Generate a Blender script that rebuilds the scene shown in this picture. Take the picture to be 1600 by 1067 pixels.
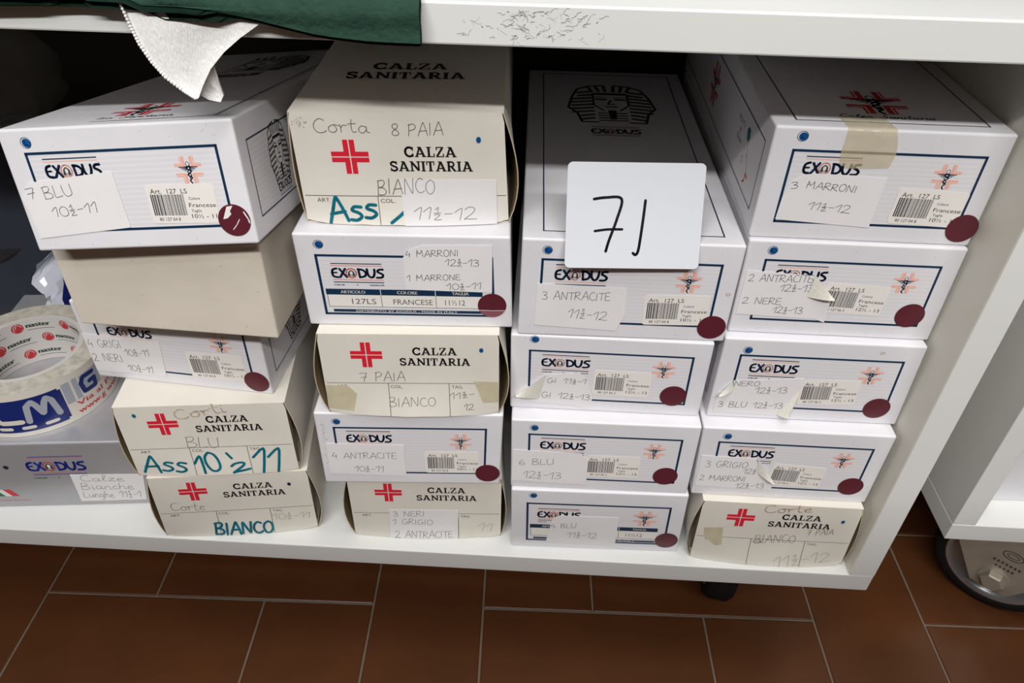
import bpy, bmesh, math, random
from mathutils import Vector, Matrix, Euler

for o in list(bpy.data.objects): bpy.data.objects.remove(o, do_unlink=True)
SC = bpy.context.scene
COL = SC.collection
random.seed(7)
BOXES = [
 ('A5', 'c', (0.0056, 0.0028, 0.18), (0.0, 0.0, 0.1355), [(0.8, 78.9), (137.5, 78.9), (136.9, 0.1), (-1.1, 0.1)]),
 ('A4', 'c', (-0.0002, 0.0056, 0.2592), (0.0, 0.0, 0.1165), [(0.0, 80.8), (136.5, 80.8), (136.6, 0.1), (-0.1, 0.1)]),
 ('A3', 'e', (-0.0275, 0.0422, 0.3402), (0.0, 0.0, -0.0845), [(0.0, 77.7), (151.7, 77.7), (151.8, 0.1), (-0.1, 0.1)]),
 ('A2', 'e', (-0.0003, 0.0107, 0.4205), (-0.0011, 0.0032, -0.0437), [(0.0, 78.0), (150.0, 78.0), (150.0, 0.0), (0.0, 0.0)]),
 ('A1', 'e', (0.0069, -0.0101, 0.4948), (-0.182, -0.0997, -0.011), [(1.7, 79.9), (151.6, 78.8), (150.9, 0.4), (0.8, 1.1)]),
 ('B5', 'c', (0.178, 0.0159, 0.18), (0.0, 0.0, 0.0484), [(0.0, 79.5), (135.6, 79.5), (135.6, 0.1), (0.1, 0.1)]),
 ('B4', 'e', (0.1622, 0.0084, 0.2598), (0.0, 0.0, 0.0516), [(0.2, 82.8), (152.1, 82.8), (150.0, 0.1), (-0.3, 0.1)]),
 ('B3', 'c', (0.1759, 0.0098, 0.3428), (0.0, 0.0, 0.0608), [(-0.1, 79.4), (134.0, 79.4), (134.6, 0.1), (0.3, 0.1)]),
 ('B2', 'e', (0.1679, 0.0198, 0.4224), (0.0, 0.0, 0.0476), [(-1.0, 77.7), (148.3, 77.7), (151.2, 0.1), (1.3, 0.1)]),
 ('B1', 'c', (0.174, 0.0352, 0.5004), (0.0, 0.0, 0.0777), [(-1.0, 79.1), (135.6, 79.1), (140.2, 0.1), (1.1, 0.1)]),
 ('C4', 'e', (0.3233, 0.0117, 0.18), (0.0, 0.0, 0.0198), [(-0.9, 79.3), (152.3, 79.3), (153.9, 0.1), (0.8, 0.1)]),
 ('C3', 'e', (0.3212, 0.0147, 0.2595), (0.0, 0.0, 0.0103), [(-0.6, 80.5), (151.4, 80.5), (152.1, 0.1), (0.6, 0.1)]),
 ('C2', 'e', (0.3184, 0.0283, 0.3403), (0.0, 0.0, -0.0017), [(-0.5, 75.2), (152.1, 75.2), (152.4, 0.1), (0.5, 0.1)]),
 ('C1', 'e', (0.3236, 0.0282, 0.4157), (0.0, 0.0, 0.014), [(0.4, 83.2), (153.3, 83.2), (153.2, 0.1), (-0.7, 0.1)]),
 ('D5', 'c', (0.488, 0.0111, 0.18), (0.0, 0.0, -0.0034), [(-0.7, 78.4), (134.9, 78.4), (137.4, 0.1), (0.5, 0.1)]),
 ('D4', 'e', (0.4756, 0.0176, 0.2586), (0.0, 0.0, -0.0016), [(-1.6, 80.4), (150.8, 80.4), (149.9, 0.1), (1.7, 0.1)]),
 ('D3', 'e', (0.4777, 0.0301, 0.3393), (0.0, 0.0, 0.0012), [(0.1, 80.6), (148.8, 80.6), (151.2, 0.1), (-0.0, 0.1)]),
 ('D2', 'e', (0.4799, 0.0375, 0.4202), (0.0, 0.0, -0.0015), [(-0.3, 79.7), (147.8, 79.7), (148.5, 0.1), (0.4, 0.1)]),
 ('D1', 'e', (0.4795, 0.0406, 0.5001), (0.0, 0.0, -0.0029), [(0.0, 79.8), (148.7, 79.8), (148.5, 0.1), (-0.2, 0.1)]),
]
MARKS = {
 'A1': {'note': [(11.2, 46.7), (68.1, 51.3), (69.4, 15.0), (5.7, 10.0), (5.2, 28.4), (3.3, 36.9), (6.3, 41.0)], 'ink': [('7', 7.8, 36.5, 13.4, 36.9, 6.7, 'p'), ('BLU', 19.1, 35.7, 38.6, 37.9, 7.6, 'p'), ('10½-11', 20.5, 23.7, 51.3, 26.4, 6.5, 'p')], 'bc': (88.8, 36.1, 112.6, 35.3, '10½ - 11'), 'dot': (138.7, 16.8), 'L': (18.7, 71.2)},
 'A2': {},
 'A3': {'note': [(0.6, 45.6), (66.0, 45.5), (62.4, 8.6), (1.0, 6.7)], 'ink': [('4 GRIGI', 2.7, 32.5, 31.5, 34.7, 7.8, 'p'), ('10½-11', 32.8, 27.0, 53.8, 28.5, 6.6, 'p'), ('2 NERI', 2.2, 17.8, 28.3, 19.1, 8.1, 'p'), ('10½-11', 30.2, 10.6, 52.1, 10.4, 6.8, 'p')], 'bc': (88.2, 31.5, 113.9, 32.4, '10½ - 11'), 'dot': (140.6, 13.1)},
 'B1': {'note': [(66.9, 32.9), (131.2, 33.2), (132.2, -2.8), (77.0, -4.8), (68.9, -5.3), (67.4, 16.1)], 'ink': [('11½-12', 74.9, 5.0, 117.4, 4.4, 8.7, 'p'), ('BIANCO', 51.5, 22.6, 90.0, 23.5, 10.7, 'p')], 'pen': [('Corta', 14.0, 65.2, 48.9, 65.5, 9.7, 'p'), ('8 PAIA', 63.5, 63.2, 96.8, 64.5, 8.3, 'p'), ('Ass', 17.3, 1.1, 50.5, 6.4, 17.7, 'm'), ('/', 59.4, 2.0, 70.7, 2.0, 11.2, 'm')], 'mdot': (119.4, 61.1)},
 'B2': {'note': [(73.6, 59.4), (77.5, 66.1), (87.6, 70.3), (135.9, 71.3), (135.9, 31.9), (74.4, 33.3)], 'ink': [('4 MARRONI', 75.9, 60.5, 112.7, 62.1, 5.2, 'p'), ('12½-13', 103.1, 54.1, 126.4, 54.2, 5.7, 'p'), ('1 MARRONE', 75.9, 40.7, 113.5, 42.3, 4.9, 'p'), ('10½-11', 103.7, 33.6, 128.2, 34.9, 5.4, 'p')], 'dot': (136.0, 20.5), 'L': (16.4, 69.5)},
 'B3': {'pen': [('7 PAIA', 28.0, 33.9, 62.5, 34.3, 9.1, 'p'), ('BIANCO', 48.9, 9.5, 85.1, 10.8, 8.6, 'p'), ('11½-', 96.6, 16.7, 115.7, 19.8, 5.7, 'p'), ('12', 107.1, 6.1, 114.9, 6.2, 5.8, 'p')], 'mdot': (120.8, 65.2), 'patch': [[(0.6, 30.0), (17.8, 29.2), (23.9, 21.7), (20.0, 4.4), (-0.1, 6.1)], [(115.2, 34.8), (133.9, 34.0), (134.1, 13.2), (122.1, 13.1)]]},
 'B4': {'note': [(6.0, 48.7), (70.4, 47.7), (70.2, 9.8), (5.7, 12.1)], 'ink': [('4 ANTRACITE', 9.4, 31.1, 63.5, 31.1, 7.0, 'p'), ('10½-11', 26.8, 15.4, 51.3, 14.8, 6.7, 'p')], 'bc': (89.8, 34.1, 114.2, 34.2, '10½ - 11'), 'dot': (139.5, 14.5), 'L': (17.4, 73.5)},
 'B5': {'note': [(34.4, 37.3), (97.1, 37.2), (95.5, -3.4), (32.8, -1.4)], 'ink': [('3 NERI', 37.1, 27.7, 66.3, 28.7, 6.9, 'p'), ('1 GRIGIO', 36.4, 17.8, 73.1, 17.9, 7.0, 'p'), ('2 ANTRACITE', 37.7, 1.0, 91.3, 2.2, 8.1, 'p')], 'pen': [('11', 114.1, 9.5, 127.6, 8.6, 11.2, 'f')]},
 'C1': {'note': [(12.3, 47.0), (76.3, 45.5), (77.1, 21.9), (72.0, 7.1), (11.4, 10.0)], 'ink': [('3 ANTRACITE', 16.0, 33.5, 65.1, 34.2, 6.8, 'p'), ('11½-12', 35.4, 18.2, 63.9, 16.2, 8.0, 'p')], 'bc': (92.9, 34.2, 118.0, 34.8, '10½ - 11'), 'dot': (141.7, 13.5), 'L': (18.1, 74.7)},
 'C2': {'note': [(3.9, 17.0), (12.5, 25.4), (24.3, 17.1), (26.0, 37.2), (54.3, 40.6), (60.1, 33.6), (65.5, 17.5), (65.6, 3.4), (50.7, 6.3), (5.0, 8.6)], 'ink': [('GI 11½-1', 29.0, 29.3, 59.5, 29.4, 5.1, 'p'), ('GI 12½-13', 25.4, 12.9, 63.6, 12.6, 6.0, 'p')], 'curl': [[(28.5, 38.0), (23.6, 11.8), (4.8, 17.8)]], 'bc': (67.8, 38.2, 91.9, 38.0, '12½ - 13'), 'dot': (128.9, 21.2), 'L': (17.6, 71.6)},
 'C3': {'note': [(1.5, 46.5), (57.1, 45.1), (64.1, 38.1), (64.9, 6.5), (1.0, 8.6)], 'ink': [('6 BLU', 6.7, 28.5, 36.0, 30.4, 6.8, 'p'), ('12½-13', 11.0, 12.1, 42.6, 12.7, 8.4, 'p')], 'bc': (65.2, 37.1, 89.5, 37.3, '12½ - 13'), 'dot': (130.4, 21.8), 'L': (18.0, 72.4)},
 'C4': {'note': [(36.6, 42.8), (43.2, 46.9), (95.4, 46.9), (95.7, 6.9), (32.3, 9.7)], 'ink': [('4 BLU', 35.7, 29.3, 58.6, 30.6, 6.3, 'p'), ('11½-12', 51.2, 16.4, 78.1, 16.7, 7.8, 'p')], 'dot': (141.5, 17.2), 'L': (18.2, 72.5)},
 'D1': {'note': [(25.1, 48.0), (32.7, 49.0), (59.8, 48.7), (78.3, 47.4), (77.6, 11.3), (14.4, 14.9), (15.2, 32.5), (18.7, 42.6)], 'ink': [('3', 19.1, 37.7, 23.2, 38.4, 5.0, 'p'), ('MARRONI', 28.6, 38.4, 61.6, 36.9, 5.1, 'p'), ('11½-12', 33.6, 23.2, 61.3, 21.7, 5.6, 'p')], 'bc': (91.6, 35.2, 116.2, 34.4, '10½ - 11'), 'dot': (138.9, 13.7), 'L': (18.0, 73.7)},
 'D2': {'note': [(3.2, 55.3), (50.5, 53.0), (49.9, 34.8), (67.8, 36.6), (68.2, 12.9), (60.5, 15.6), (3.0, 17.2)], 'ink': [('2 ANTRACITE', 5.6, 46.0, 50.6, 47.3, 6.0, 'p'), ('12½-13', 29.5, 38.7, 52.7, 39.5, 5.8, 'p'), ('2 NERE', 5.2, 26.7, 33.2, 27.4, 5.7, 'p'), ('12½-13', 28.8, 19.4, 49.9, 19.9, 5.8, 'p')], 'curl': [[(51.4, 53.5), (49.9, 34.8), (68.1, 36.6)]], 'bc': (64.6, 41.8, 88.7, 40.8, '12½ - 13'), 'dot': (127.3, 22.4), 'L': (17.2, 72.1)},
 'D3': {'note': [(13.9, 39.6), (67.2, 44.9), (67.3, 33.0), (54.6, 5.2), (3.9, 6.1), (4.4, 27.4), (16.0, 30.8)], 'ink': [('NERO', 15.3, 34.1, 34.9, 35.0, 5.1, 'p'), ('12½-13', 32.8, 27.8, 56.9, 28.7, 6.2, 'p'), ('3 BLU 12½-13', 6.7, 11.6, 57.3, 12.8, 5.9, 'p')], 'curl': [[(13.3, 39.2), (16.2, 30.2), (4.2, 27.0)], [(67.2, 33.4), (55.2, 5.7), (63.2, 7.5)]], 'bc': (69.4, 37.5, 93.4, 38.6, '12½ - 13'), 'dot': (130.6, 17.6), 'L': (18.7, 70.1)},
 'D4': {'note': [(2.5, 48.6), (47.1, 48.2), (50.8, 31.4), (66.4, 22.9), (67.5, 9.5), (63.4, 10.4), (3.0, 12.0)], 'ink': [('3 GRIGIO', 7.4, 35.2, 42.0, 36.5, 7.2, 'p'), ('12½', 39.8, 29.6, 50.0, 29.5, 5.8, 'p'), ('2 MARRONI', 5.3, 19.1, 43.6, 19.6, 6.2, 'p'), ('12½-13', 36.9, 11.1, 60.3, 12.6, 6.0, 'p')], 'curl': [[(49.2, 47.4), (50.8, 31.4), (66.5, 23.9)]], 'bc': (65.2, 37.3, 89.0, 35.9, '12½ - 13'), 'dot': (131.7, 20.2), 'L': (19.0, 71.6)},
 'D5': {'pen': [('Corte', 53.2, 66.9, 92.0, 71.2, 9.4, 'r'), ('BIANCO', 53.4, 26.6, 88.5, 29.8, 10.2, 'p'), ('7 PAIA', 96.1, 40.5, 118.6, 42.6, 7.1, 'p'), ('11½-12', 75.8, -1.4, 124.9, 8.0, 12.3, 'f')], 'mdot': (122.2, 60.6), 'patch': [[(5.9, 43.5), (22.1, 44.9), (25.2, 21.8), (19.9, 20.2), (8.3, 30.4)]]},
 'A4': {'pen': [('Corti', 47.4, 66.0, 88.2, 73.0, 10.7, 't'), ('BLU', 48.9, 33.0, 75.3, 32.6, 11.8, 'p'), ('Ass', 6.3, 6.1, 43.0, 5.5, 19.0, 'm'), ('10', 52.4, 3.0, 72.4, 6.5, 20.8, 'm'), ("'", 77.8, 18.6, 82.5, 18.4, 6.6, 'm'), ('2', 80.9, 3.0, 94.9, 6.3, 10.0, 'm'), ('11', 99.5, 2.0, 122.1, 0.8, 27.7, 'm')], 'mdot': (15.1, 71.4)},
 'A5': {'pen': [('Corte', 11.6, 35.4, 40.7, 34.0, 10.5, 'p'), ('BIANCO', 44.7, 2.5, 96.7, 0.8, 14.3, 'm'), ('10½-11', 98.0, 16.8, 132.0, 16.0, 7.9, 'f')], 'mdot': (119.8, 63.1)},
 'SILVER': {'note': [(80.0, 44.7), (146.7, 43.0), (138.3, 7.4), (78.8, 6.9)], 'ink': [('Calze', 87.3, 35.1, 125.7, 33.7, 8.3, 'p'), ('Bianche', 84.8, 23.4, 131.7, 22.3, 8.9, 'p'), ('Lunghe 11½-1', 83.2, 12.2, 136.5, 10.6, 9.1, 'p')], 'mdot': (26.5, 55.4), 'logo': [(49.7, 68.2), (98.4, 68.5), (47.6, 44.7), (96.4, 45.3), (45.5, 50.4), (96.8, 50.6), (47.1, 40.5), (58.5, 40.9)], 'flag': [(9.7, 25.1), (19.4, 25.0), (24.0, 15.9), (6.6, 17.2)], 'made': (3.6, 9.4, 33.5, 9.3)},
 'CARD': {'ink': [('7', 18.1, 11.6, 37.7, 11.8, 37.1, 'k'), ('J', 46.9, 9.5, 54.5, 9.6, 37.3, 'k')]},
}
CARD_POSE = ((0.3536, 0.021, 0.4835), (-0.3928, -0.0012, 0.0563))
CAM_LOC = (0.33193, -0.41951, 0.76397)
CAM_ROT = (0.90131, -0.01853, 0.0509)
LENS = 26.5663
SHIFT = (0.00414, -0.00108)


# ------------------------------------------------------------------ camera, world, lights
cam_data = bpy.data.cameras.new('camera'); cam_data.sensor_width = 36; cam_data.lens = LENS
cam_data.shift_x, cam_data.shift_y = SHIFT; cam_data.clip_start = 0.01
cam = bpy.data.objects.new('camera', cam_data); COL.objects.link(cam)
cam.location = CAM_LOC; cam.rotation_euler = CAM_ROT; SC.camera = cam
world = bpy.data.worlds.new('shop_ambient'); SC.world = world; world.use_nodes = True
bgn = world.node_tree.nodes['Background']; bgn.inputs[0].default_value = (1.0, 0.97, 0.92, 1); bgn.inputs[1].default_value = 0.04
def area(name, loc, size, power, target, colour=(1, 1, 1)):
    d = bpy.data.lights.new(name, 'AREA'); d.shape = 'RECTANGLE'; d.size, d.size_y = size; d.energy = power; d.color = colour
    o = bpy.data.objects.new(name, d); COL.objects.link(o); o.location = loc
    o.rotation_euler = (Vector(target) - Vector(loc)).to_track_quat('-Z', 'Y').to_euler(); return o
area('ceiling_tube_light', (0.35, -1.82, 2.40), (2.4, 0.12), 62, (0.35, 0.0, 0.4), (1.0, 0.985, 0.97))
area('ceiling_tube_light', (0.35, -1.40, 2.40), (2.4, 0.12), 7, (0.35, 0.0, 0.4), (1.0, 0.985, 0.97))
area('ceiling_tube_light', (0.45, -0.46, 2.40), (2.4, 0.25), 23, (0.35, -0.3, 0.0), (1.0, 0.985, 0.97))
vs = SC.view_settings; vs.view_transform = 'Standard'; vs.look = 'None'; vs.gamma = 1; vs.use_curve_mapping = False; vs.exposure = 0.0

# ------------------------------------------------------------------ materials
def lin(c):
    return tuple(((x/255)/12.92 if x/255 <= .04045 else ((x/255+.055)/1.055)**2.4) for x in c)
MATS = {}
def mat(name, rgb, rough=.6, metal=0.0, spec=.35, var=0.0, vscale=30, bump=0.0, bscale=200, alpha=1.0, coat=0.0, stripe=None, stretch=None):
    m = bpy.data.materials.new(name); m.use_nodes = True; nt = m.node_tree; b = nt.nodes['Principled BSDF']
    c = lin(rgb)
    b.inputs['Base Color'].default_value = (*c, 1); b.inputs['Roughness'].default_value = rough; b.inputs['Metallic'].default_value = metal
    b.inputs['Specular IOR Level'].default_value = spec; b.inputs['Alpha'].default_value = alpha; b.inputs['Coat Weight'].default_value = coat
    tc = nt.nodes.new('ShaderNodeTexCoord'); out = tc.outputs['Object']
    if stretch:
        mp = nt.nodes.new('ShaderNodeMapping'); mp.inputs['Scale'].default_value = stretch; nt.links.new(out, mp.inputs[0]); out = mp.outputs[0]
    if var:
        n = nt.nodes.new('ShaderNodeTexNoise'); n.inputs['Scale'].default_value = vscale; n.inputs['Detail'].default_value = 6
        nt.links.new(out, n.inputs['Vector'])
        r = nt.nodes.new('ShaderNodeValToRGB'); r.color_ramp.elements[0].position = .3; r.color_ramp.elements[1].position = .7
        r.color_ramp.elements[0].color = (*[x*(1-var) for x in c], 1); r.color_ramp.elements[1].color = (*[min(1, x*(1+var*.5)) for x in c], 1)
        nt.links.new(n.outputs[0], r.inputs[0]); nt.links.new(r.outputs[0], b.inputs['Base Color'])
    if stripe:
        w = nt.nodes.new('ShaderNodeTexWave'); w.bands_direction = 'Z'; w.inputs['Scale'].default_value = stripe[0]; w.inputs['Distortion'].default_value = 0
        nt.links.new(tc.outputs['Object'], w.inputs['Vector'])
        r = nt.nodes.new('ShaderNodeValToRGB'); r.color_ramp.elements[0].position = .55; r.color_ramp.elements[1].position = .8
        r.color_ramp.elements[0].color = (*c, 1); r.color_ramp.elements[1].color = (*lin(stripe[1]), 1)
        nt.links.new(w.outputs[0], r.inputs[0]); nt.links.new(r.outputs[0], b.inputs['Base Color'])
    if bump:
        n = nt.nodes.new('ShaderNodeTexNoise'); n.inputs['Scale'].default_value = bscale; n.inputs['Detail'].default_value = 4
        nt.links.new(out, n.inputs['Vector'])
        bp = nt.nodes.new('ShaderNodeBump'); bp.inputs['Strength'].default_value = bump; bp.inputs['Distance'].default_value = .002
        nt.links.new(n.outputs[0], bp.inputs['Height']); nt.links.new(bp.outputs[0], b.inputs['Normal'])
    MATS[name] = m; return m
mat('white_board', (229, 228, 232), .42, spec=.4, var=.045, vscale=22, bump=.2, bscale=22)
mat('blank_board', (226, 217, 202), .6, var=.05, vscale=25, bump=.12, bscale=60)
mat('cream_board', (230, 225, 214), .55, var=.05, vscale=22, bump=.12, bscale=40)
mat('cream_edge', (196, 182, 150), .7, var=.1)
mat('kraft', (150, 128, 92), .8, var=.15)
mat('panel_print', (224, 222, 226), .45, stripe=(95, (230, 228, 231)))
mat('navy', (14, 48, 78), .45)
mat('navy_deep', (18, 34, 62), .45)
mat('pink', (240, 176, 156), .5)
mat('orange', (232, 112, 82), .5)
mat('red', (222, 36, 58), .5)
mat('dark_red', (190, 40, 48), .5)
mat('black', (22, 20, 22), .5)
mat('grey_print', (88, 84, 84), .6)
mat('pharaoh_grey', (96, 92, 88), .6)
mat('teal_print', (40, 110, 108), .6)
mat('blue_dot', (16, 82, 142), .35)
mat('pencil', (108, 104, 102), .6)
mat('faint_pencil', (176, 168, 158), .6)
mat('rust_ink', (228, 200, 186), .6)
mat('tan_ink', (222, 209, 188), .6)
mat('marker', (6, 112, 132), .4, var=.35, vscale=120)
mat('pen_black', (24, 22, 24), .4)
mat('paper', (236, 234, 234), .6, var=.02, vscale=40, bump=.08, bscale=60)
mat('paper_back', (226, 224, 212), .85, var=.14, vscale=900)
mat('barcode_paper', (238, 234, 228), .35)
mat('maroon', (94, 34, 46), .38, spec=.5, var=.04)
mat('maroon_worn', (140, 82, 92), .5)
mat('residue', (206, 197, 168), .4, var=.12, vscale=80)
mat('old_tape', (220, 206, 160), .12, spec=.7, var=.15, vscale=60, alpha=.45, bump=.4, bscale=90)
mat('laminate', (232, 233, 230), .42, spec=.45, var=.02, vscale=6)
mat('laminate_inner', (226, 224, 212), .5, spec=.4, var=.03, vscale=9, bump=.05, bscale=120)
mat('scuff', (180, 180, 176), .7)
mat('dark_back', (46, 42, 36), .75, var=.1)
mat('blocker_grey', (120, 112, 104), .7, var=.05)
mat('tile', (110, 66, 37), .34, spec=.5, var=.16, vscale=9, bump=.05, bscale=60)
mat('grout', (146, 132, 118), .85, var=.12, vscale=60)
mat('silver', (184, 184, 188), .36, metal=.45, var=.07, vscale=14, stretch=(1, 6, 1), bump=.04, bscale=60)
mat('silver_blue', (36, 52, 158), .4)
mat('silver_red', (214, 104, 96), .4)
mat('flag_green', (30, 120, 80), .4)
mat('flag_white', (235, 235, 235), .4)
mat('flag_red', (214, 60, 62), .4)
mat('tape_film', (226, 220, 210), .25, spec=.6)
mat('tape_blue', (22, 42, 112), .28, spec=.6)
mat('tape_grey', (170, 174, 186), .28)
mat('tape_red', (206, 62, 66), .3)
mat('tape_edge', (196, 190, 178), .6, var=.25, vscale=160, stretch=(1, 1, .2))
mat('core_paper', (206, 202, 198), .6)
mat('core_red', (186, 52, 58), .6)
mat('core_green', (44, 66, 44), .6)
mat('padded_navy', (40, 44, 58), .7, var=.15, vscale=10, bump=.35, bscale=26)
mat('bag_film', (214, 216, 226), .25, spec=.7)
mat('bag_blue', (24, 36, 96), .3)
mat('clear_film', (150, 146, 138), .15, spec=.8, alpha=.18)
mat('green_felt', (46, 72, 61), .92, spec=.1, var=.16, vscale=90, bump=.5, bscale=300)
mat('felt_shaded', (26, 46, 38), .95, spec=.05, var=.1, vscale=90)  # darker copy of the green felt, shadow of the folded hem put into the colour
mat('white_knit', (247, 246, 243), .85, spec=.15, bump=.5, bscale=400, stretch=(3, 3, .6))
mat('card', (218, 221, 227), .4, spec=.4)
mat('steel', (186, 178, 164), .42, metal=.45, var=.1, vscale=40, bump=.03)
mat('steel_dark', (134, 130, 122), .4, metal=.8, var=.1)
mat('chrome', (186, 187, 190), .28, metal=.65)
mat('rubber', (26, 24, 24), .75, var=.2, vscale=60)

# ------------------------------------------------------------------ object helpers
def tag(o, label, cat, group=None, kind=None):
    o['label'] = label; o['category'] = cat
    if group: o['group'] = group
    if kind: o['kind'] = kind
    return o
def thing(name, loc, rot, label, cat, group=None):
    o = bpy.data.objects.new(name, None); COL.objects.link(o); o.empty_display_size = .02
    o.location = loc; o.rotation_euler = rot
    return tag(o, label, cat, group)

class MB:
    """collects faces of several materials into one mesh object"""
    def __init__(self): self.v = []; self.f = []; self.m = []; self.names = []; self.smooth = set()
    def mi(self, n):
        if n not in self.names: self.names.append(n)
        return self.names.index(n)
    def face(self, pts, m, smooth=False):
        b = len(self.v); self.v += [tuple(p) for p in pts]
        if smooth: self.smooth.add(len(self.f))
        self.f.append(tuple(range(b, b+len(pts)))); self.m.append(self.mi(m))
    def mesh(self, verts, faces, m, smooth=False):
        b = len(self.v); self.v += [tuple(p) for p in verts]; k = self.mi(m)
        for f in faces:
            if smooth: self.smooth.add(len(self.f))
            self.f.append(tuple(b+i for i in f)); self.m.append(k)
    def bm(self, bm, m, smooth=False):
        bm.verts.index_update(); self.mesh([v.co for v in bm.verts], [[v.index for v in f.verts] for f in bm.faces], m, smooth); bm.free()
    def grid(self, rows, m, smooth=True, closed=False):
        n = len(rows[0]); V = [p for r in rows for p in r]; Fs = []
        for i in range(len(rows)-1):
            for j in range(n if closed else n-1):
                k = (j+1) % n
                Fs.append((i*n+j, i*n+k, (i+1)*n+k, (i+1)*n+j))
        self.mesh(V, Fs, m, smooth)
    def build(self, name, parent=None, label=None):
        me = bpy.data.meshes.new(name); me.from_pydata(self.v, [], self.f)
        for n in self.names: me.materials.append(MATS[n])
        for i, p in enumerate(me.polygons):
            p.material_index = self.m[i]; p.use_smooth = i in self.smooth
        me.update()
        o = bpy.data.objects.new(name, me); COL.objects.link(o)
        if parent: o.parent = parent
        if label: o['label'] = label
        return o
def hexa(c8, bev=0, seg=2):
    """8 corners: front BL BR TR TL, back BL BR TR TL"""
    bm = bmesh.new(); v = [bm.verts.new(p) for p in c8]
    for f in ((0, 1, 2, 3), (5, 4, 7, 6), (4, 0, 3, 7), (1, 5, 6, 2), (3, 2, 6, 7), (4, 5, 1, 0)): bm.faces.new([v[i] for i in f])
    if bev: bmesh.ops.bevel(bm, geom=list(bm.edges), offset=bev, segments=seg, profile=.5, affect='EDGES')
    bmesh.ops.recalc_face_normals(bm, faces=bm.faces); return bm
def boxc(x0, y0, z0, x1, y1, z1, bev=0, seg=2):
    return hexa([(x0, y0, z0), (x1, y0, z0), (x1, y0, z1), (x0, y0, z1), (x0, y1, z0), (x1, y1, z0), (x1, y1, z1), (x0, y1, z1)], bev, seg)

# ------------------------------------------------------------------ drawing on a surface: S(u, v, off) in millimetres -> point
def flat(u, v, off): return Vector((u*.001, -off*.001, v*.001))
def clip_len(p, q, mx):
    n = max(1, int(math.hypot(q[0]-p[0], q[1]-p[1])/mx)); return [(p[0]+(q[0]-p[0])*i/n, p[1]+(q[1]-p[1])*i/n) for i in range(n+1)]
def line(mb, S, pts, w, m, off, cap='round', mx=1e9, close=False):
    pts = list(pts)
    if close: pts = pts+[pts[0]]
    h = w/2
    for i in range(len(pts)-1):
        p, q = pts[i], pts[i+1]; L = math.hypot(q[0]-p[0], q[1]-p[1])
        if L < 1e-6: continue
        dx, dy = (q[0]-p[0])/L, (q[1]-p[1])/L
        if cap == 'square': p = (p[0]-dx*h, p[1]-dy*h); q = (q[0]+dx*h, q[1]+dy*h)
        c = clip_len(p, q, mx)
        for a, b in zip(c, c[1:]):
            mb.face([S(a[0]+dy*h, a[1]-dx*h, off), S(b[0]+dy*h, b[1]-dx*h, off), S(b[0]-dy*h, b[1]+dx*h, off), S(a[0]-dy*h, a[1]+dx*h, off)], m)
    if cap == 'round':
        for p in pts: disc(mb, S, p[0], p[1], h, m, off, 7)
def disc(mb, S, u, v, r, m, off, n=32, ry=None):
    ry = ry or r
    mb.face([S(u+r*math.cos(2*math.pi*i/n), v+ry*math.sin(2*math.pi*i/n), off) for i in range(n)], m)
def poly(mb, S, pts, m, off): mb.face([S(p[0], p[1], off) for p in pts], m)
def rect(mb, S, u0, v0, u1, v1, m, off): poly(mb, S, [(u0, v0), (u1, v0), (u1, v1), (u0, v1)], m, off)
def arc(cx, cy, rx, ry, a0, a1, n=14):
    return [(cx+rx*math.cos(math.radians(a0+(a1-a0)*i/n)), cy+ry*math.sin(math.radians(a0+(a1-a0)*i/n))) for i in range(n+1)]
def ring(mb, S, u, v, r, w, m, off, n=32, ry=None):
    ry = ry or r; line(mb, S, [(u+r*math.cos(2*math.pi*i/n), v+ry*math.sin(2*math.pi*i/n)) for i in range(n+1)], w, m, off)
_tc = {}
def text_polys(s):
    if s not in _tc:
        cu = bpy.data.curves.new('lettering', 'FONT'); cu.body = s; cu.size = 1; cu.resolution_u = 3
        o = bpy.data.objects.new('lettering', cu); COL.objects.link(o)
        dg = bpy.context.evaluated_depsgraph_get(); me = o.evaluated_get(dg).to_mesh()
        V = [(v.co.x, v.co.y) for v in me.vertices]; P = [tuple(p.vertices) for p in me.polygons]
        o.evaluated_get(dg).to_mesh_clear(); bpy.data.objects.remove(o); bpy.data.curves.remove(cu)
        _tc[s] = (V, P)
    return _tc[s]
def text(mb, S, s, u0, v0, u1, h, m, off, v1=None, bold=0):
    """printed lettering from (u0,v0) to (u1,v1) on the baseline, capital height h"""
    V, P = text_polys(s); x0 = min(p[0] for p in V); x1 = max(p[0] for p in V); v1 = v0 if v1 is None else v1
    L = math.hypot(u1-u0, v1-v0); c, sn = (u1-u0)/L, (v1-v0)/L
    for sh in ((0,) if not bold else (-bold, 0, bold)):
        W = []
        for x, y in V:
            X = (x-x0)/(x1-x0)*L+sh; Y = y/.73*h
            W.append(S(u0+X*c-Y*sn, v0+X*sn+Y*c, off))
        mb.mesh(W, P, m)

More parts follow.
